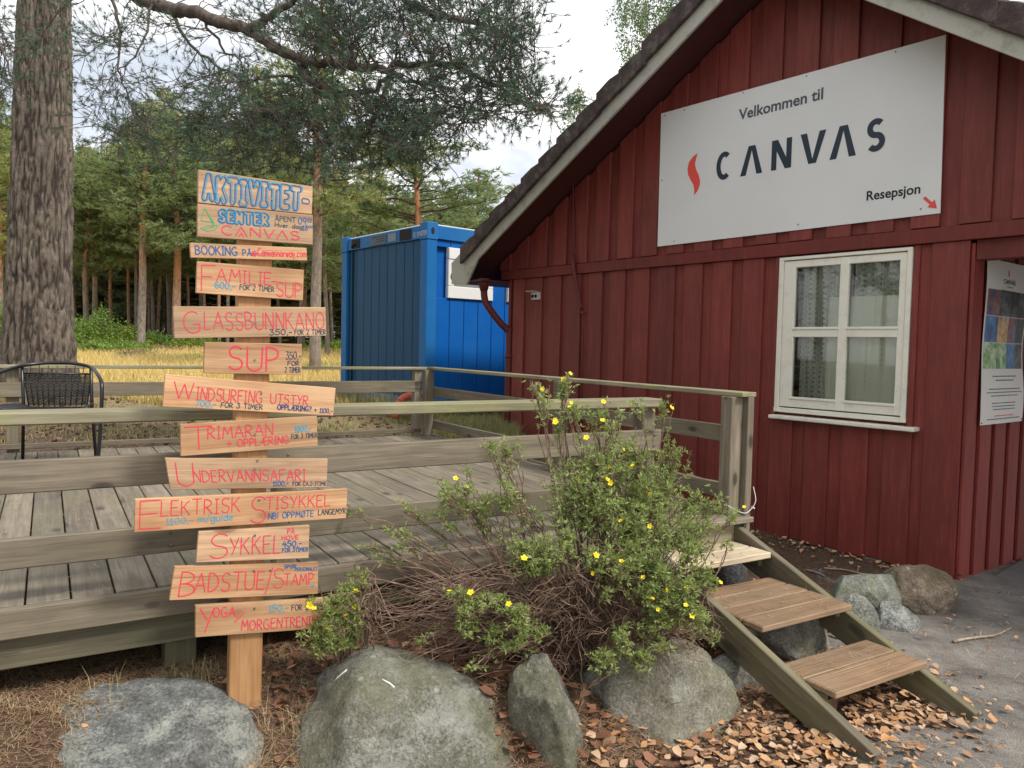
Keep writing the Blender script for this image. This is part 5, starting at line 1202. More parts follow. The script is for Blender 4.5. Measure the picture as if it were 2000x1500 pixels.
# ================================================================ FOREST
def pine_proto(seed, H, crown0, r0, spread, dens, mt_n, kind='pine'):
    """returns (trunk mesh, branches mesh, crown mesh); origin at the base"""
    r = random.Random(seed); g = np.random.default_rng(seed); tr = MB()
    lean = Vector((r.uniform(-.03, .03), r.uniform(-.03, .03), 0)); n = 16
    ax_ = [Vector((lean.x*H*(i/n)+.10*math.sin(i*.7+seed)*(i/n), lean.y*H*(i/n)+.10*math.cos(i*.6+seed)*(i/n), -.3+(H+.3)*i/n)) for i in range(n+1)]
    tr.tube(ax_, [r0*(1.22 if i == 0 else 1)*(1-.82*(i/n)**1.15)+.01 for i in range(n+1)], 9)
    bb = MB(); P = []; D = []
    def axp(h): f_ = max(0, min(n-1e-6, (h+.3)/(H+.3)*n)); i = int(f_); return ax_[i].lerp(ax_[i+1], f_-i)
    nb = int(dens*(H-crown0*.5)); 
    for q in range(nb):
        if kind == 'spruce': h = crown0+(H-crown0)*((q+r.random())/nb)**.85
        else: h = crown0+(H*.985-crown0)*((q+r.random())/nb)
        f_ = (h-crown0)/(H-crown0)
        if kind == 'spruce': L_ = spread*(1-f_)**.85+.15; rise = -.22*(1-f_)+.1
        else: L_ = spread*(.35+1.0*math.sin(min(1, f_*1.05+.12)*math.pi)**.8)*(1-.35*f_)*r.uniform(.6, 1.15); rise = r.uniform(.0, .38)+.25*f_
        a = r.uniform(0, 6.283); b0 = axp(h); tip = b0+Vector((math.cos(a)*L_, math.sin(a)*L_, rise*L_)); pts = walk(b0, tip, 5, r.uniform(-.08, .1), .10, r); rb_ = .012+.014*L_
        bb.tube(pts, [rb_*(1-.16*i) for i in range(6)], 4, cap=False)
        m_ = int((5 if kind == 'pine' else 7)*L_*1.6)+3
        for e in range(m_):
            t_ = r.uniform(.3 if kind == 'pine' else .12, 1.02)*5; i = min(4, int(t_)); p = pts[i].lerp(pts[i+1], t_-i)
            sp_ = .30 if kind == 'pine' else .20
            c = p+Vector((r.gauss(0, sp_), r.gauss(0, sp_), r.gauss(.05, .09 if kind == 'pine' else .06)))
            for _ in range(3): P.append((c+Vector((r.gauss(0, .13), r.gauss(0, .13), r.gauss(0, .06))))[:]); D.append((math.cos(a)*.6+r.gauss(0, .5), math.sin(a)*.6+r.gauss(0, .5), r.gauss(.35 if kind == 'pine' else -.15, .3)))
    # dead lower branches
    for q in range(int(H*1.3) if kind == 'pine' else 6):
        h = r.uniform(1.6, crown0); a = r.uniform(0, 6.283); L_ = r.uniform(.3, 1.5); b0 = axp(h); pts = walk(b0, b0+Vector((math.cos(a)*L_, math.sin(a)*L_, r.uniform(-.3, .25)*L_)), 5, r.uniform(-.1, .1), .12, r); bb.tube(pts, [.017-.0026*i for i in range(6)], 4, cap=False)
    Vq, Fq = tris_needles(np.array(P), unit(np.array(D)), 7, .22, .042, .55, g)
    tm = pymesh('trunk', tr.v, tr.f, True); bm_ = pymesh('branches', bb.v, bb.f); cm = trimesh('crown', Vq, Fq)
    tm.materials.append(M['bark_far']); bm_.materials.append(M['bark_limb']); cm.materials.append(mt_n); return tm, bm_, cm
PV = [pine_proto(101, 13.0, 5.2, .17, 2.1, 6.4, M['needle_far']), pine_proto(102, 11.5, 4.6, .13, 1.8, 6.2, M['needle_far']), pine_proto(103, 14.0, 6.0, .19, 2.3, 5.8, M['needle_far']), pine_proto(104, 10.0, 3.6, .11, 1.7, 6.4, M['needle_far']), pine_proto(105, 12.0, 4.0, .15, 2.6, 5.4, M['needle_far'])]
SVv = [pine_proto(201, 12.0, .8, .15, 2.3, 9, M['needle_spruce'], 'spruce'), pine_proto(202, 10.0, .5, .12, 2.0, 9.5, M['needle_spruce'], 'spruce'), pine_proto(203, 13.0, 2.2, .16, 2.0, 8, M['needle_spruce'], 'spruce')]
for nm, L_ in (('p', PV), ('s', SVv)): print(nm, [len(a[2].polygons) for a in L_])
def plant(proto, x, y, sc, rot, name, label, cat='tree', group=None, sxy=None, tilt=0):
    z = gz(x, y); Mx = Matrix.Translation((x, y, z)) @ Matrix.Rotation(tilt, 4, 'Y') @ Matrix.Rotation(rot, 4, 'Z') @ Matrix.Diagonal((sxy or sc, sxy or sc, sc, 1))
    t_ = thing(name, label, cat, Mx, group)
    for nm, me in zip(('trunk', 'branches', 'crown'), proto):
        o = bpy.data.objects.new(nm, me); C.objects.link(o); o.parent = t_
        if nm != 'trunk': o['kind'] = 'stuff'
    return t_
fr_ = random.Random(77)
def fx(px, d): return at_y(px, 700, d).x
# the pines one can tell apart: (pixel column, distance, variant, height scale, width scale, label)
FRONT = [(616, 21, 2, .86, .82, 'tall pine with an orange upper stem directly behind the signpost'), (808, 26, 4, .90, 1.15, 'broad pine rising behind the blue container'), (274, 31, 0, 1.0, 1.0, 'straight grey pine standing alone at the meadow edge left of the signpost'),
 (345, 33, 2, .95, 1.0, 'pine with a bright flaked orange stem left of the signpost'), (147, 36, 1, 1.05, .9, 'slim orange pine nearest the big trunk'), (168, 33, 3, 1.15, .95, 'leaning grey pine above the green bushes', .05), (184, 33.6, 1, 1.0, .9, 'slim reddish pine beside the leaning one', -.02), (300, 37, 3, 1.1, .8, 'thin curved pine behind the straight grey pine'),
 (395, 38, 1, 1.0, .8, 'thin pine seen left of the FAMILIE board'), (585, 34, 1, 1.0, .9, 'thin dark pine just left of the stem behind the signpost'), (640, 30, 3, 1.1, .8, 'bare branched young pine left of the container'), (255, 44, 3, 1.2, .6, 'very thin far pine pair left of the straight grey one'),
 (318, 43, 3, 1.2, .65, 'very thin far pine right of the straight grey one'), (5, 30, 1, 1.0, 1.0, 'pine half hidden at the left edge behind the big trunk'), (905, 37, 3, .95, 1.1, 'rounded pine above the container roof'), (955, 47, 3, .88, 1.0, 'small pale pine just left of the house eave'), (700, 33, 4, .80, 1.1, 'drooping brownish pine above the left end of the container')]
for i, q in enumerate(FRONT):
    px, d, vt, hs, ws, lb = q[:6]; hs *= (.80 if i in (0, 1) else .74); plant(PV[vt], fx(px, d), d, hs, fr_.uniform(0, 6.28), 'pine_tree', lb, sxy=ws, tilt=q[6] if len(q) > 6 else 0)
for q in range(20):
    px = 150+520*((q+fr_.random())/20); d = fr_.uniform(34, 38); plant(PV[1], fx(px, d), d, fr_.uniform(.72, .85), fr_.uniform(0, 6.28), 'pine_tree', 'slim bare stemmed young pine at the front edge of the wood', group='slim pines at the wood edge', sxy=.62, tilt=fr_.uniform(-.03, .03))
gF = 'pines and spruces forming the wood beyond the meadow'
for q in range(70):
    px = -120+1130*((q+fr_.random())/70); d = fr_.uniform(38, 50)
    hs = fr_.uniform(.80, 1.06)*(1.0 if px < 560 else .78-(.10*(px-560)/400)); 
    if fr_.random() < .55: plant(PV[fr_.randrange(5)], fx(px, d), d, hs*1.02, fr_.uniform(0, 6.28), 'pine_tree', 'olive green pine in the dense wood beyond the yellow meadow', group='pines of the wood beyond the meadow', sxy=1.05)
    else: plant(SVv[fr_.randrange(3)], fx(px, d+2), d+2, hs, fr_.uniform(0, 6.28), 'spruce_tree', 'dark green spruce in the dense wood beyond the yellow meadow', group='spruces of the wood beyond the meadow', sxy=1.15)
for q in range(46):
    px = -160+1250*((q+fr_.random())/46); d = fr_.uniform(53, 62); hs = fr_.uniform(.9, 1.08)*(1.0 if px < 560 else .72-(.06*(px-560)/400))
    plant(SVv[q % 3], fx(px, d), d, hs, fr_.uniform(0, 6.28), 'spruce_tree', 'dark green spruce in the dense wood beyond the yellow meadow', group='spruces of the wood beyond the meadow', sxy=1.5)
# trees to either side of the view, so that the place goes on
for q in range(16):
    x_ = -36-fr_.uniform(0, 22) if q % 2 else 14+fr_.uniform(4, 40); y_ = fr_.uniform(28, 50)
    plant(PV[q % 5], x_, y_, 1.0, fr_.uniform(0, 6.28), 'pine_tree', 'olive green pine in the dense wood beyond the yellow meadow', group='pines of the wood beyond the meadow')

for q in range(26):
    x_ = -fr_.uniform(13, 26); y_ = -14+q*1.05+fr_.uniform(-.5, .5); plant(PV[q % 5], x_, y_, .9, fr_.uniform(0, 6.28), 'pine_tree', 'pine across the yard left of the viewer, only mirrored in the window', group='pines across the yard')
# ---- birches behind the house
def birch(x, y, H, blobs, label, seed, dens=420):
    g = np.random.default_rng(seed); r = random.Random(seed); z0 = gz(x, y); t_ = thing('birch_tree', label, 'tree', Vector((x, y, z0))); tr = MB(); tr.tube([(0, 0, -.2), (.1, 0, H*.4), (.0, .1, H*.75), (.15, 0, H)], [.15, .12, .08, .02], 9); tr.build('trunk', barkm('birch_bark', (.1, .1, .1), (.5, .5, .47), (.7, .7, .66), 3), t_)
    bb = MB(); P = []; D = []
    for (px, py, rad, dd) in blobs:
        c = at_y(px, py, dd)-Vector((x, y, z0)); k = rad/FPX*dd; h = min(H*.95, max(1.5, c.z-.5)); b0 = Vector((.05, .05, h)); bb.tube(walk(b0, c, 6, .08, .05, r), [.03, .026, .022, .018, .014, .01, .007], 5, cap=False)
        for e in range(max(8, int(60*k))):
            s_ = c+Vector((r.gauss(0, k*.55), r.gauss(0, k*.55), r.gauss(.1, k*.5))); l_ = r.uniform(.3, .8); e_ = s_+Vector((r.gauss(0, .12), r.gauss(0, .12), -l_)); bb.tube([s_, s_.lerp(e_, .5)+Vector((r.gauss(0, .03), 0, 0)), e_], [.005, .004, .003], 3, cap=False)
            for w_ in range(int(l_*60)): p = s_.lerp(e_, r.random()); P.append((p+Vector((r.gauss(0, .05), r.gauss(0, .05), r.gauss(0, .04))))[:]); D.append((r.gauss(0, 1), r.gauss(0, 1), r.gauss(-.6, .5)))
    bb.build('twigs', M['twig_grey'], t_, False)['kind'] = 'stuff'; Vq, Fq = leafquads(np.array(P), np.array(D), .055, .042, g); o = link('leaves', trimesh('leaves', Vq, Fq), t_, M['leaf_birch']); o['kind'] = 'stuff'
birch(6.2, 20, 12, [(1250, 25, 45, 18), (1300, 60, 40, 18.5), (1225, 5, 20, 17.5), (1290, -40, 60, 18), (1230, 80, 18, 18), (1330, -10, 50, 18), (1400, -30, 80, 19), (1360, 60, 50, 19)], 'birch with hanging leafy twigs showing above the roof slope', 301)
birch(3.0, 20.5, 9, [(1135, 185, 16, 19), (1150, 215, 18, 19.5), (1112, 205, 12, 19), (1180, 230, 25, 20), (1210, 260, 30, 20)], 'small birch top just peeping over the lower roof edge', 302)

# ---- green bushes and heather at the wood edge
def bush(x, y, w_, h_, label, seed, mt='leaf_bush', name='green_bush', n=2600, leaf=(.09, .06), cat='bush'):
    g = np.random.default_rng(seed); r = random.Random(seed); z0 = gz(x, y); t_ = thing(name, label, cat, Vector((x, y, z0))); bb = MB(); cl = []
    for q in range(26):
        a = r.uniform(0, 6.28); rr2 = w_*math.sqrt(r.random()); hh_ = h_*(1-.55*(rr2/w_)**2)*r.uniform(.5, 1); e = Vector((math.cos(a)*rr2, math.sin(a)*rr2, hh_)); bb.tube(walk(Vector((e.x*.3, e.y*.3, 0)), e, 4, .1, .08, r), [.012, .01, .008, .006, .004], 4, cap=False); cl.append(e[:])
    bb.build('stems', M['twig'], t_, False)['kind'] = 'stuff'; cl = np.array(cl); P = cl[g.integers(0, len(cl), n)]+g.normal(0, 1, (n, 3))*np.array([w_*.16, w_*.16, h_*.12]); P[:, 2] = np.abs(P[:, 2])
    Vq, Fq = leafquads(P, g.normal(0, 1, (n, 3))+np.array([0, 0, .3]), leaf[0], leaf[1], g); o = link('leaves', trimesh('leaves', Vq, Fq), t_, M[mt]); o['kind'] = 'stuff'
M['heather'] = foliage('faded_heather', [(.14, .12, .06), (.22, .18, .13), (.30, .23, .22)], 6)
for i, (px, d, w_, h_, lb) in enumerate([(203, 31, 1.2, 1.55, 'tallest bright green bush between the slim pines'), (158, 30, .9, 1.0, 'yellow green bush right of the big pine trunk'), (245, 31.5, .9, .95, 'green bush left of the straight grey pine'), (8, 30, .8, 1.9, 'green bush at the left edge beside the big trunk'), (310, 33, 1.0, .7, 'low leafy bush right of the straight grey pine'), (225, 28.5, 1.1, .45, 'low green scrub in front of the tallest bush'), (380, 33, 1.0, .55, 'low bush left of the GLASSBUNNKANO board'), (180, 34, 1.1, 1.2, 'green bush behind the leaning pine'), (650, 34, 1.2, .5, 'low scrub left of the container')]):
    bush(fx(px, d), d, w_, h_, lb, 400+i)
for i, (px, d, w_, h_, lb) in enumerate([(268, 26, .8, .28, 'greyish purple heather clump in the yellow meadow'), (300, 30, 1.4, .3, 'heather patch at the foot of the straight grey pine'), (650, 23, .9, .2, 'low green heather clump in the meadow left of the container'), (375, 27, .7, .2, 'small heather clump left of the signpost')]):
    bush(fx(px, d), d, w_, h_, lb, 430+i, 'heather' if i < 2 else 'leaf_bush', 'heather', 1600, (.05, .02), 'heather')

# ================================================================ FLOWERING SHRUB
def shrub(name, label, base, brad, clusters, seed, ndead, deadbox, flowers, extra=True):
    g = np.random.default_rng(seed); r = random.Random(seed); t_ = thing(name, label, 'shrub', Vector(base)); B0 = Vector(base); wood_, dead = MB(), MB(); P = []; D = []; FP = []
    nodes = []
    for (px, py, rad, dep, wt) in clusters:
        wt *= 1.6 if (870 < py < 1120 and 1000 < px < 1420) else (.7 if py < 830 else 1.0)
        rad *= 1.25 if 870 < py < 1120 else 1.0
        c = at_y(px, py, dep)-B0; k = rad/FPX*dep; a = r.uniform(0, 6.28); rb2 = brad*math.sqrt(r.random()); b0 = Vector((math.cos(a)*rb2, math.sin(a)*rb2*.6, 0))
        b0.x += c.x*.25; b0.z = gz(B0.x+b0.x, B0.y+b0.y)-B0.z
        mid = b0.lerp(c, .5)+Vector((c.x*.05, 0, .12)); main = smooth_path([b0, b0.lerp(mid, .5)+Vector((r.gauss(0, .02), r.gauss(0, .02), .05)), mid, mid.lerp(c, .6)+Vector((r.gauss(0, .03), 0, r.gauss(.02, .02))), c], 3); n = len(main)
        wood_.tube(main, [.0065*(1-.7*i/(n-1)) for i in range(n)], 5, cap=False)
        m_ = int(wt*4.8+.5)
        for e in range(m_):
            i = int(r.uniform(.55, 1)*(n-1)); s_ = main[i]; tip = c+Vector((r.gauss(0, k*.55), r.gauss(0, k*.6), r.gauss(0, k*.5))); tp = walk(s_, tip, 5, r.uniform(-.05, .1), .07, r); wood_.tube(tp, [.0030, .0027, .0024, .002, .0016, .0013], 4, cap=False)
            for s2 in range(7):
                t2 = r.uniform(.35, 1)*5; i2_ = min(4, int(t2)); p = tp[i2_].lerp(tp[i2_+1], t2-i2_); ax_ = (tp[i2_+1]-tp[i2_]).normalized(); dr = (ax_+Vector((r.gauss(0, .7), r.gauss(0, .7), r.gauss(.35, .5)))).normalized(); q_ = p+dr*r.uniform(.008, .03)
                nl = 5
                for l_ in range(nl): P.append(q_[:]); D.append((dr*.7+Vector((r.gauss(0, .75), r.gauss(0, .75), r.gauss(.1, .6))))[:])
            if r.random() < .05: FP.append(tip)
    # thin dead wood, arching out and hanging over the stones
    for q in range(ndead):
        x0_, x1_, y0_, y1_ = deadbox; px, py = r.uniform(x0_, x1_), r.triangular(y0_, y1_, (y0_+y1_)/2); e = at_y(px, py, B0.y+r.uniform(-.5, .12))-B0
        a = r.uniform(0, 6.28); b0 = Vector((math.cos(a)*brad*.8, math.sin(a)*brad*.4, .02)); b0.x += e.x*.15; top = b0.lerp(e, .5)+Vector((0, 0, r.uniform(.05, .34))); pts = smooth_path([b0, b0.lerp(top, .6)+Vector((0, 0, .06)), top, top.lerp(e, .6)+Vector((r.gauss(0, .03), 0, r.gauss(.0, .03))), e], 3); pts = [p+Vector((r.gauss(0, .006), r.gauss(0, .006), r.gauss(0, .006))) for p in pts]; n = len(pts); rd = r.uniform(.0016, .0036)
        dead.tube(pts, [rd*(1-.6*i/(n-1)) for i in range(n)], 4, cap=False)
        for e2_ in range(3):
            i = r.randrange(4, n-1); s_ = pts[i]; dr = ((pts[i+1]-pts[i-1]).normalized()+Vector((r.gauss(0, .6), r.gauss(0, .6), r.gauss(-.1, .6)))).normalized(); dead.tube(walk(s_, s_+dr*r.uniform(.05, .16), 3, .05, .12, r), [.0016, .0014, .0011, .0008], 3, cap=False)
    wood_.build('stems', M['twig'], t_, False)['kind'] = 'stuff'
    if ndead: dead.build('dead_twigs', M['twig'], t_, False)['kind'] = 'stuff'
    Vq, Fq = leafquads(np.array(P), np.array(D), .0215, .0068, g, .2); o = link('leaves', trimesh('leaves', Vq, Fq), t_, M['leaf_shrub']); o['kind'] = 'stuff'; print(name, 'leaf tris', len(Fq))
    # flowers: five rounded petals round a centre
    fme = bpy.data.meshes.new('flower'); bm = bmesh.new()
    for k in range(5):
        a = k*2*math.pi/5; ca, sa = math.cos(a), math.sin(a); cpt = [(0.0015, 0), (.0055, -.0045), (.0105, -.0052), (.0135, -.0022), (.0135, .0022), (.0105, .0052), (.0055, .0045)]
        vs_ = [bm.verts.new((x_*ca-y_*sa, x_*sa+y_*ca, .0015+.004*(x_/.0135)**2+(.0008 if abs(y_) > .003 else 0))) for x_, y_ in cpt]; bm.faces.new(vs_)
    bm.to_mesh(fme); bm.free(); fme.materials.append(M['petal'])
    cme = bpy.data.meshes.new('flower_centre'); bm = bmesh.new(); bmesh.ops.create_icosphere(bm, subdivisions=1, radius=.0035); bm.to_mesh(cme); bm.free(); cme.materials.append(M['stamen'])
    fl_ = [at_y(x_, y_, d_)-B0 for x_, y_, d_ in flowers]+FP[:5]
    for p in fl_:
        o = bpy.data.objects.new('flower', fme); C.objects.link(o); o.parent = t_; o.location = p+Vector((0, -.012, .008)); dirv = Vector((r.gauss(0, .6), -.8+r.gauss(0, .4), r.uniform(.1, 1.6))); o.rotation_euler = dirv.to_track_quat('Z', 'Y').to_euler(); s_ = r.uniform(.65, 1.1); o.scale = (s_, s_, s_)
        c_ = bpy.data.objects.new('stamen', cme); C.objects.link(c_); c_.parent = o; c_.location = (0, 0, .002)
M['petal'] = mat('yellow_petals', (.86, .66, .01), .5); M['stamen'] = mat('amber_stamens', (.62, .38, .01), .6)
sb = at_y(1190, 1235, 3.38); sb.z = gz(sb.x, sb.y)
CL_ = [(1112, 735, 12, 3.55, 1.2), (1095, 765, 16, 3.55, 1.6), (1040, 748, 13, 3.5, 1.2), (1060, 770, 16, 3.5, 1.4), (1120, 800, 26, 3.5, 2.6), (1160, 812, 24, 3.5, 2.4), (1180, 780, 12, 3.5, 1), (1090, 830, 20, 3.5, 1.2), (1245, 790, 16, 3.5, 1.2), (1205, 825, 20, 3.45, 2), (980, 880, 24, 3.4, 2.4), (960, 870, 14, 3.4, 1), (1300, 805, 18, 3.5, 1.6), (1320, 870, 20, 3.5, 1.6), (1310, 905, 22, 3.5, 1.8), (1245, 880, 40, 3.45, 4), (1160, 895, 38, 3.4, 3.6), (1120, 930, 34, 3.35, 3), (1190, 930, 46, 3.35, 6), (1245, 960, 42, 3.35, 6), (1150, 965, 40, 3.3, 5), (1100, 980, 34, 3.3, 3), (905, 950, 30, 3.3, 2.6), (870, 975, 24, 3.25, 2), (930, 985, 34, 3.3, 3), (985, 960, 28, 3.3, 2), (1000, 1000, 34, 3.3, 2), (1295, 950, 40, 3.4, 4), (1350, 985, 34, 3.45, 3), (1400, 1000, 26, 3.45, 1.6), (1430, 1010, 16, 3.45, .9), (1300, 1020, 44, 3.3, 5), (1240, 1030, 40, 3.25, 4), (1180, 1010, 40, 3.25, 4), (1345, 1045, 26, 3.35, 2), (1050, 1080, 34, 3.05, 4.4), (1010, 1070, 18, 3.05, 1.6), (1040, 1105, 22, 3.05, 2), (1165, 1100, 24, 3.1, 2), (1215, 1105, 32, 3.05, 3.4), (1270, 1110, 36, 3.05, 4.4), (1310, 1130, 38, 3.0, 5), (1265, 1160, 36, 3.0, 4.6), (1340, 1170, 34, 3.0, 4.4), (1310, 1200, 36, 3.0, 4.6), (1360, 1205, 28, 3.0, 3.2), (1390, 1150, 16, 3.1, 1), (1370, 1110, 18, 3.15, 1.2), (1210, 1250, 24, 2.95, 2.4), (1190, 1290, 28, 2.92, 3), (1250, 1290, 20, 2.95, 1.6), (1280, 1250, 24, 2.97, 2), (895, 1165, 18, 2.95, 1.6), (910, 1200, 26, 2.95, 2.6), (960, 1180, 20, 2.95, 1.6), (1000, 1190, 26, 2.95, 2.6), (1010, 1225, 24, 2.95, 2.6), (905, 1235, 18, 2.95, 1.4), (950, 1250, 16, 2.95, 1.2), (1000, 1275, 20, 2.92, 1.6), (925, 1305, 10, 2.9, .6), (1060, 1240, 14, 2.95, .9), (830, 1250, 9, 2.95, .5), (790, 1000, 16, 3.3, 1), (750, 1030, 12, 3.25, .7), (715, 1065, 12, 3.2, .6), (735, 1090, 9, 3.2, .5), (780, 1055, 14, 3.2, .8), (700, 1010, 9, 3.25, .4), (690, 1125, 14, 3.1, .8), (1420, 1060, 9, 3.5, .4), (1350, 1060, 20, 3.2, 1.4), (1110, 1040, 24, 3.2, 1.6), (860, 1010, 18, 3.25, 1), (1240, 1075, 30, 3.15, 2.6), (1180, 1160, 16, 3.05, .8), (1400, 1240, 10, 3.0, .6)]
FL = [(1023, 1093, 3.0), (1158, 1122, 3.0), (1213, 1099, 3.0), (1163, 1087, 3.02), (878, 1157, 2.92), (920, 1160, 2.92), (994, 1182, 2.92), (1273, 1172, 2.95), (1283, 1192, 2.95), (1338, 1184, 2.95), (1216, 880, 3.38), (1177, 825, 3.44), (1085, 828, 3.44), (1115, 790, 3.48), (1113, 733, 3.5), (1132, 940, 3.28), (1192, 946, 3.28), (1185, 940, 3.28), (1145, 858, 3.4), (890, 938, 3.24), (912, 952, 3.24), (1268, 1030, 3.2), (1340, 1150, 2.96), (1300, 1155, 2.96), (1190, 915, 3.3), (1235, 912, 3.35), (1260, 955, 3.3), (1270, 968, 3.3), (1405, 1140, 3.05), (1255, 1130, 3.0), (1310, 800, 3.45), (1275, 805, 3.45), (1212, 1020, 3.2), (1350, 1205, 2.95), (1452, 993, 3.4)]
shrub('cinquefoil_shrub', 'sprawling shrubby cinquefoil with yellow flowers and tangled bare stems in front of the deck', sb, .20, CL_, 61, 560, (690, 1400, 1040, 1400), FL)
s2 = at_y(690, 1250, 3.05); s2.z = gz(s2.x, s2.y)
shrub('cinquefoil_shrub', 'small low green cinquefoil growing right beside the lowest signpost board', s2, .06, [(645, 1225, 20, 2.86, 2), (672, 1160, 20, 2.98, 2), (690, 1185, 18, 2.98, 1.8), (660, 1195, 22, 2.92, 2.2), (680, 1215, 22, 2.92, 2.2), (640, 1265, 18, 2.88, 1.6), (665, 1262, 22, 2.9, 3), (640, 1240, 20, 2.88, 2.5), (675, 1185, 22, 2.95, 3), (690, 1215, 20, 2.97, 2.6), (625, 1262, 16, 2.86, 1.6), (612, 1245, 14, 2.85, 1.2), (700, 1150, 12, 3.0, .8), (690, 1240, 14, 2.95, 1.2), (606, 1182, 8, 2.82, .5), (625, 1190, 7, 2.82, .4)], 62, 24, (600, 760, 1120, 1260), [(693, 1187, 2.93), (677, 1205, 2.88)])

# ================================================================ GROUND LITTER
def scatter(n, fn, maxtry=40):
    pts = []
    while len(pts) < n:
        q = fn(n)
        pts += list(q)
    return np.array(pts[:n])
def uv2xy(u, v): return u*cA-v*sA, u*sA+v*cA
def litter_pts(n, g, u0, u1, v0, v1):
    u = g.uniform(u0, u1, n); v = g.uniform(v0, v1, n); x, y = uv2xy(u, v); return u, v, x, y
g_ = np.random.default_rng(5)
# fallen pine needles: thin bent strips
def needlestuff(name, x, y, ln, wd_, mt, lift=.006):
    n = len(x); z = ground_z(x, y)+lift+g_.random(n)*.012; a = g_.uniform(0, 6.283, n); L_ = ln*(.6+.7*g_.random(n)); dx, dy = np.cos(a)*L_*.5, np.sin(a)*L_*.5; b = g_.normal(0, .12, n)*L_; px_, py_ = -np.sin(a)*wd_*.5, np.cos(a)*wd_*.5; sl_ = g_.normal(0, .12, n)*L_
    mx_, my_ = x-np.sin(a)*b, y+np.cos(a)*b
    def V3(a_, b_, c_): return np.stack([a_, b_, c_], 1)
    P0a = V3(x-dx-px_, y-dy-py_, z-np.abs(sl_)*.2); P0b = V3(x-dx+px_, y-dy+py_, z-np.abs(sl_)*.2); P1a = V3(mx_-px_, my_-py_, z+.004); P1b = V3(mx_+px_, my_+py_, z+.004); P2a = V3(x+dx-px_, y+dy-py_, z+np.abs(sl_)); P2b = V3(x+dx+px_, y+dy+py_, z+np.abs(sl_))
    V = np.stack([P0a, P0b, P1a, P1b, P2a, P2b], 1).reshape(-1, 3); i = np.arange(n)*6; F = np.concatenate([np.stack([i, i+1, i+3, i+2], 1), np.stack([i+2, i+3, i+5, i+4], 1)])
    return tag(link(name, trimesh(name, V, F), None, mt), kind='stuff')
def litmat(name, stops, sc):
    s = NT(name); geo = s.n('NewGeometry'); r = s.ramp(geo.outputs['Random Per Island'], [(i/(len(stops)-1), c) for i, c in enumerate(stops)]); tl = s.n('BsdfTranslucent'); s.l(r, tl.inputs[0]); s.l(r, s.b.inputs['Base Color']); s.b.inputs['Roughness'].default_value = .6; return s.m
M['litter_needle'] = litmat('fallen_pine_needles', [(.12, .065, .035), (.26, .155, .085), (.42, .28, .16), (.20, .11, .06), (.55, .42, .28)], 1)
u, v, x, y = litter_pts(90000, g_, -2.6, 3.2, 2.0, 4.6); k = (u < 3.0+.2*g_.normal(size=len(u))) & ((v > 2.15) | (u < 1.2)); x, y = x[k], y[k]
needlestuff('pine_needle_litter', x, y, .060, .0016, M['litter_needle'])
u, v, x, y = litter_pts(2600, g_, -4, 3.5, V0, V1); 
def on_deck(x, y, ln, wd_, name, mt):
    global ground_z
    old = ground_z; ground_z = lambda a, b: np.full(np.shape(a), ZD+.003)
    o = needlestuff(name, x, y, ln, wd_, mt, .001); ground_z = old; return o
on_deck(x, y, .06, .0022, 'needles_on_deck', M['litter_needle'])
u, v, x, y = litter_pts(4200, g_, 2.6, 5.6, .6, 3.4); needlestuff('needles_on_asphalt', x, y, .06, .0018, M['litter_needle'], .003)
for (zt, v0_, v1_, n) in ((.1975, 1.97, 2.27, 30), (.3475, 2.35, 2.87, 70), (.486, 2.87, 3.16, 50)):
    u, v, x, y = litter_pts(n, g_, 2.85, 3.42, v0_, v1_); old = ground_z; ground_z = lambda a, b, zt=zt: np.full(np.shape(a), zt); needlestuff('needles_on_step', x, y, .05, .0018, M['litter_needle'], .0006); ground_z = old
# fallen leaves
def leafstuff(name, x, y, size, mt, zf=None, tiltmax=.5, layers=.03):
    n = len(x); z = (ground_z(x, y) if zf is None else zf)+.008+g_.random(n)*layers; base = []
    ang = np.array([0, .9, 1.9, math.pi, -1.9, -.9]); rad = np.array([1.05, .72, .62, .8, .62, .72])
    a0 = g_.uniform(0, 6.283, n); S = size*(.45+1.1*g_.random(n)**1.3); curl = g_.uniform(-.9, 1.5, n); tx, ty = g_.normal(0, tiltmax*.5, n), g_.normal(0, tiltmax*.5, n)
    rr3 = rad[None, :]*S[:, None]*(1+g_.normal(0, .12, (n, 6))); lx = rr3*np.cos(ang)[None, :]; ly = rr3*np.sin(ang)[None, :]; lz = curl[:, None]*(ly**2)/S[:, None]*.8+g_.normal(0, .08, (n, 6))*S[:, None]
    lz = lz+lx*tx[:, None]+ly*ty[:, None]; c, s = np.cos(a0)[:, None], np.sin(a0)[:, None]; X_, Y_ = x[:, None]+lx*c-ly*s, y[:, None]+lx*s+ly*c; Z_ = z[:, None]+lz; Z_ = Z_+np.maximum(0, (z[:, None]-.006)-Z_)*.9
    P = np.concatenate([np.stack([x, y, z], 1)[:, None, :], np.stack([X_, Y_, Z_], 2)], 1).reshape(-1, 3); i = np.arange(n)*7; F = np.concatenate([np.stack([i, i+1+q, i+1+(q+1) % 6], 1) for q in range(6)])
    return tag(link(name, trimesh(name, P, F), None, mt), kind='stuff')
M['leaf_orange'] = litmat('fallen_birch_leaves', [(.28, .14, .075), (.50, .29, .16), (.52, .34, .20), (.17, .08, .04), (.54, .28, .11), (.38, .20, .10), (.56, .40, .26), (.28, .145, .075)], 1); M['leaf_brown'] = litmat('dark_brown_leaves', [(.10, .045, .028), (.18, .08, .045), (.28, .13, .07), (.14, .06, .035)], 1)
u, v, x, y = litter_pts(8000, g_, 1.6, 3.9, 1.2, 3.2)
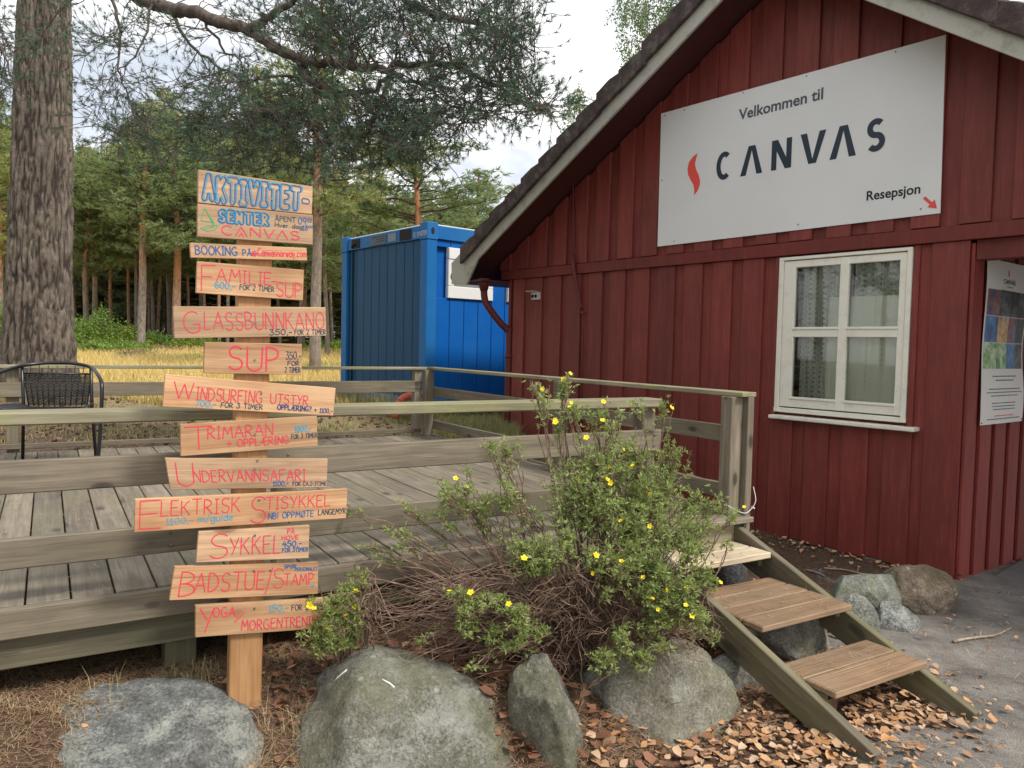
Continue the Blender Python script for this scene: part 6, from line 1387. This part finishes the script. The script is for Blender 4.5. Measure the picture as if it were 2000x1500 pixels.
den = np.exp(-((u-2.45)/.5)**2-((v-1.95)/.35)**2)+.85*np.exp(-((u-3.2)/.33)**2-((v-1.98)/.22)**2)+.2*np.exp(-((u-3.75)/.25)**2-((v-2.3)/.25)**2)+.03
k = (g_.random(len(u)) < den); leafstuff('fallen_leaves', x[k], y[k], .021, M['leaf_orange'])
u, v, x, y = litter_pts(3400, g_, .7, 2.9, 2.1, 3.4); k = g_.random(len(u)) < .25+.75*np.exp(-((u-1.5)/.7)**2-((v-2.75)/.3)**2); leafstuff('brown_leaf_litter', x[k], y[k], .024, M['leaf_brown'])
u, v, x, y = litter_pts(260, g_, .3, 3.0, 2.2, 3.1); leafstuff('scattered_tan_leaves', x, y, .022, M['leaf_orange'])
u, v, x, y = litter_pts(110, g_, 3.4, 5.6, 1.4, 4.2); leafstuff('leaves_on_asphalt', x, y, .018, M['leaf_orange'])
x, y = [], []
for q in range(150):
    t_ = g_.uniform(.2, 2.2); o_ = abs(g_.normal(0, .16))+.03; p = HP(t_, o_, 0); x.append(p.x); y.append(p.y)
leafstuff('leaves_along_wall', np.array(x), np.array(y), .02, M['leaf_orange'])
for (px, py, dep, sz, lb) in ((166, 1417, 2.42, .024, 'single orange leaf lying on the low grey boulder'),):
    p = at_y(px, py, 2.46); lf = leafstuff('fallen_leaf', np.array([p.x]), np.array([p.y]), sz, M['leaf_orange'], zf=np.array([p.z-.005])); del lf['kind']; tag(lf, lb, 'leaf')
# dry straw-like grass tufts round the front boulders
def grassstuff(name, x, y, h, wd_, mt, lean=.45, zf=None):
    n = len(x); z = ground_z(x, y); H_ = h*(.5+g_.random(n)); a = g_.uniform(0, 6.283, n); ln_ = np.abs(g_.normal(0, lean, n))*H_; px_, py_ = -np.sin(a)*wd_*.5, np.cos(a)*wd_*.5; b2 = g_.uniform(0, 6.283, n); dx, dy = np.cos(b2)*ln_, np.sin(b2)*ln_
    def V3(a_, b_, c_): return np.stack([a_, b_, c_], 1)
    V = np.stack([V3(x-px_, y-py_, z-.01), V3(x+px_, y+py_, z-.01), V3(x+dx*.35-px_*.8, y+dy*.35-py_*.8, z+H_*.6), V3(x+dx*.35+px_*.8, y+dy*.35+py_*.8, z+H_*.6), V3(x+dx, y+dy, z+H_)], 1).reshape(-1, 3); i = np.arange(n)*5
    F = np.concatenate([np.stack([i, i+1, i+3], 1), np.stack([i, i+3, i+2], 1), np.stack([i+2, i+3, i+4], 1)]); return tag(link(name, trimesh(name, V, F), None, mt), kind='stuff')
M['straw'] = litmat('dry_straw_grass', [(.30, .20, .10), (.48, .36, .20), (.60, .48, .28), (.36, .26, .13)], 1); M['meadow_blade'] = litmat('yellow_meadow_grass', [(.50, .36, .11), (.64, .48, .17), (.72, .57, .25), (.42, .36, .12), (.60, .42, .13)], 1); M['green_blade'] = litmat('green_grass_blades', [(.12, .17, .04), (.24, .26, .08), (.36, .32, .12), (.46, .38, .18)], 1)
def tufts(n, per, fu, spread):
    X_, Y_ = [], []
    for q in range(n):
        u_, v_ = fu(); x_, y_ = uv2xy(u_, v_); X_.append(x_+g_.normal(0, spread, per)); Y_.append(y_+g_.normal(0, spread, per))
    return np.concatenate(X_), np.concatenate(Y_)
x, y = tufts(34, 60, lambda: (g_.uniform(-.5, 1.0), g_.uniform(3.0, 3.3)), .035); grassstuff('dry_grass_tufts', x, y, .028, .0016, M['straw'], 1.8)
x, y = tufts(26, 34, lambda: (g_.uniform(.5, .85), g_.uniform(2.3, 2.85)), .03); grassstuff('straw_between_boulders', x, y, .08, .0016, M['straw'], 1.3)
x, y = tufts(7, 6, lambda: (g_.uniform(-.1, .9), g_.uniform(2.95, 3.25)), .03); grassstuff('thin_grass_stalks', x, y, .10, .002, M['green_blade'], .5)
# meadow
n = 90000; y = 11.5+(g_.random(n)**1.5)*24; x = g_.uniform(-.75, .18, n)*y*1.02; k = (np.hypot(x-PINE.x, y-PINE.y) > .8); grassstuff('meadow_grass', x[k], y[k], .20, .012, M['meadow_blade'], .5)
n = 26000; y = g_.uniform(7.2, 13, n); x = g_.uniform(-.75, .12, n)*y; d_ = toD((0, 0, 0)); v = -x*sA+y*cA; k = (v > V1+.15) & (g_.random(n) < .2+.8*(np.sin(x*2.3+1)*np.sin(y*2.9) > .2)) & (np.hypot(x-PINE.x, y-PINE.y) > .6); grassstuff('short_grass', x[k], y[k], .06, .006, M['green_blade'], .8)
n = 9000; y = g_.uniform(8.3, 10.2, n); x = g_.uniform(-.9, .1, n); u = x*cA+y*sA; v = -x*sA+y*cA; k = (v > V1+.1) | (u > UR+.15); grassstuff('grass_by_container', x[k], y[k], .13, .004, M['green_blade'], .7)
n = 1800; q = CM @ Vector((0, 0, 0)); x = g_.uniform(-2.9, -.9, n); y = q.y+(-(x-q.x))*1.18-.15-g_.random(n)*.3; grassstuff('tall_grass_by_container', x, y, .32, .004, M['green_blade'], .5)
# pine cones and brown litter behind the deck
cv, cf = [], []
bm = bmesh.new(); bmesh.ops.create_icosphere(bm, subdivisions=1, radius=1); iv = np.array([v_.co[:] for v_ in bm.verts]); ifc = np.array([[v_.index for v_ in f_.verts] for f_ in bm.faces]); bm.free()
n = 520; y = 7.0+g_.random(n)**1.2*6; x = g_.uniform(-.72, -.0, n)*y; v = -x*sA+y*cA; k = v > V1+.15; x, y = x[k], y[k]; z = ground_z(x, y)+.018
cv = (iv[None]*np.array([.024, .024, .034])*(1+g_.normal(0, .15, (len(x), 12, 1)))+0)[:, :, :]; cv = cv[:, :, [0, 2, 1]]; cv = cv+np.stack([x, y, z], 1)[:, None, :]; cf = (ifc[None]+(np.arange(len(x))*12)[:, None, None]).reshape(-1, 3)
tag(link('pine_cones', trimesh('pine_cones', cv.reshape(-1, 3), cf), None, litmat('brown_pine_cones', [(.05, .028, .018), (.12, .07, .045), (.2, .13, .085)], 1)), kind='stuff')
n = 5000; y = 7.0+g_.random(n)*6; x = g_.uniform(-.75, .05, n)*y; v = -x*sA+y*cA; k = v > V1+.1; leafstuff('leaf_litter_behind_deck', x[k], y[k], .022, M['leaf_brown'])

# needles and bits of twig on the window sill
x, y = [], []
for q in range(46): p = HP(g_.uniform(.32, 1.48), g_.uniform(.015, .07), 0); x.append(p.x); y.append(p.y)
old = ground_z; ground_z = lambda a, b: np.full(np.shape(a), 1.069); needlestuff('needles_on_sill', np.array(x), np.array(y), .045, .002, M['litter_needle'], .0005); ground_z = old
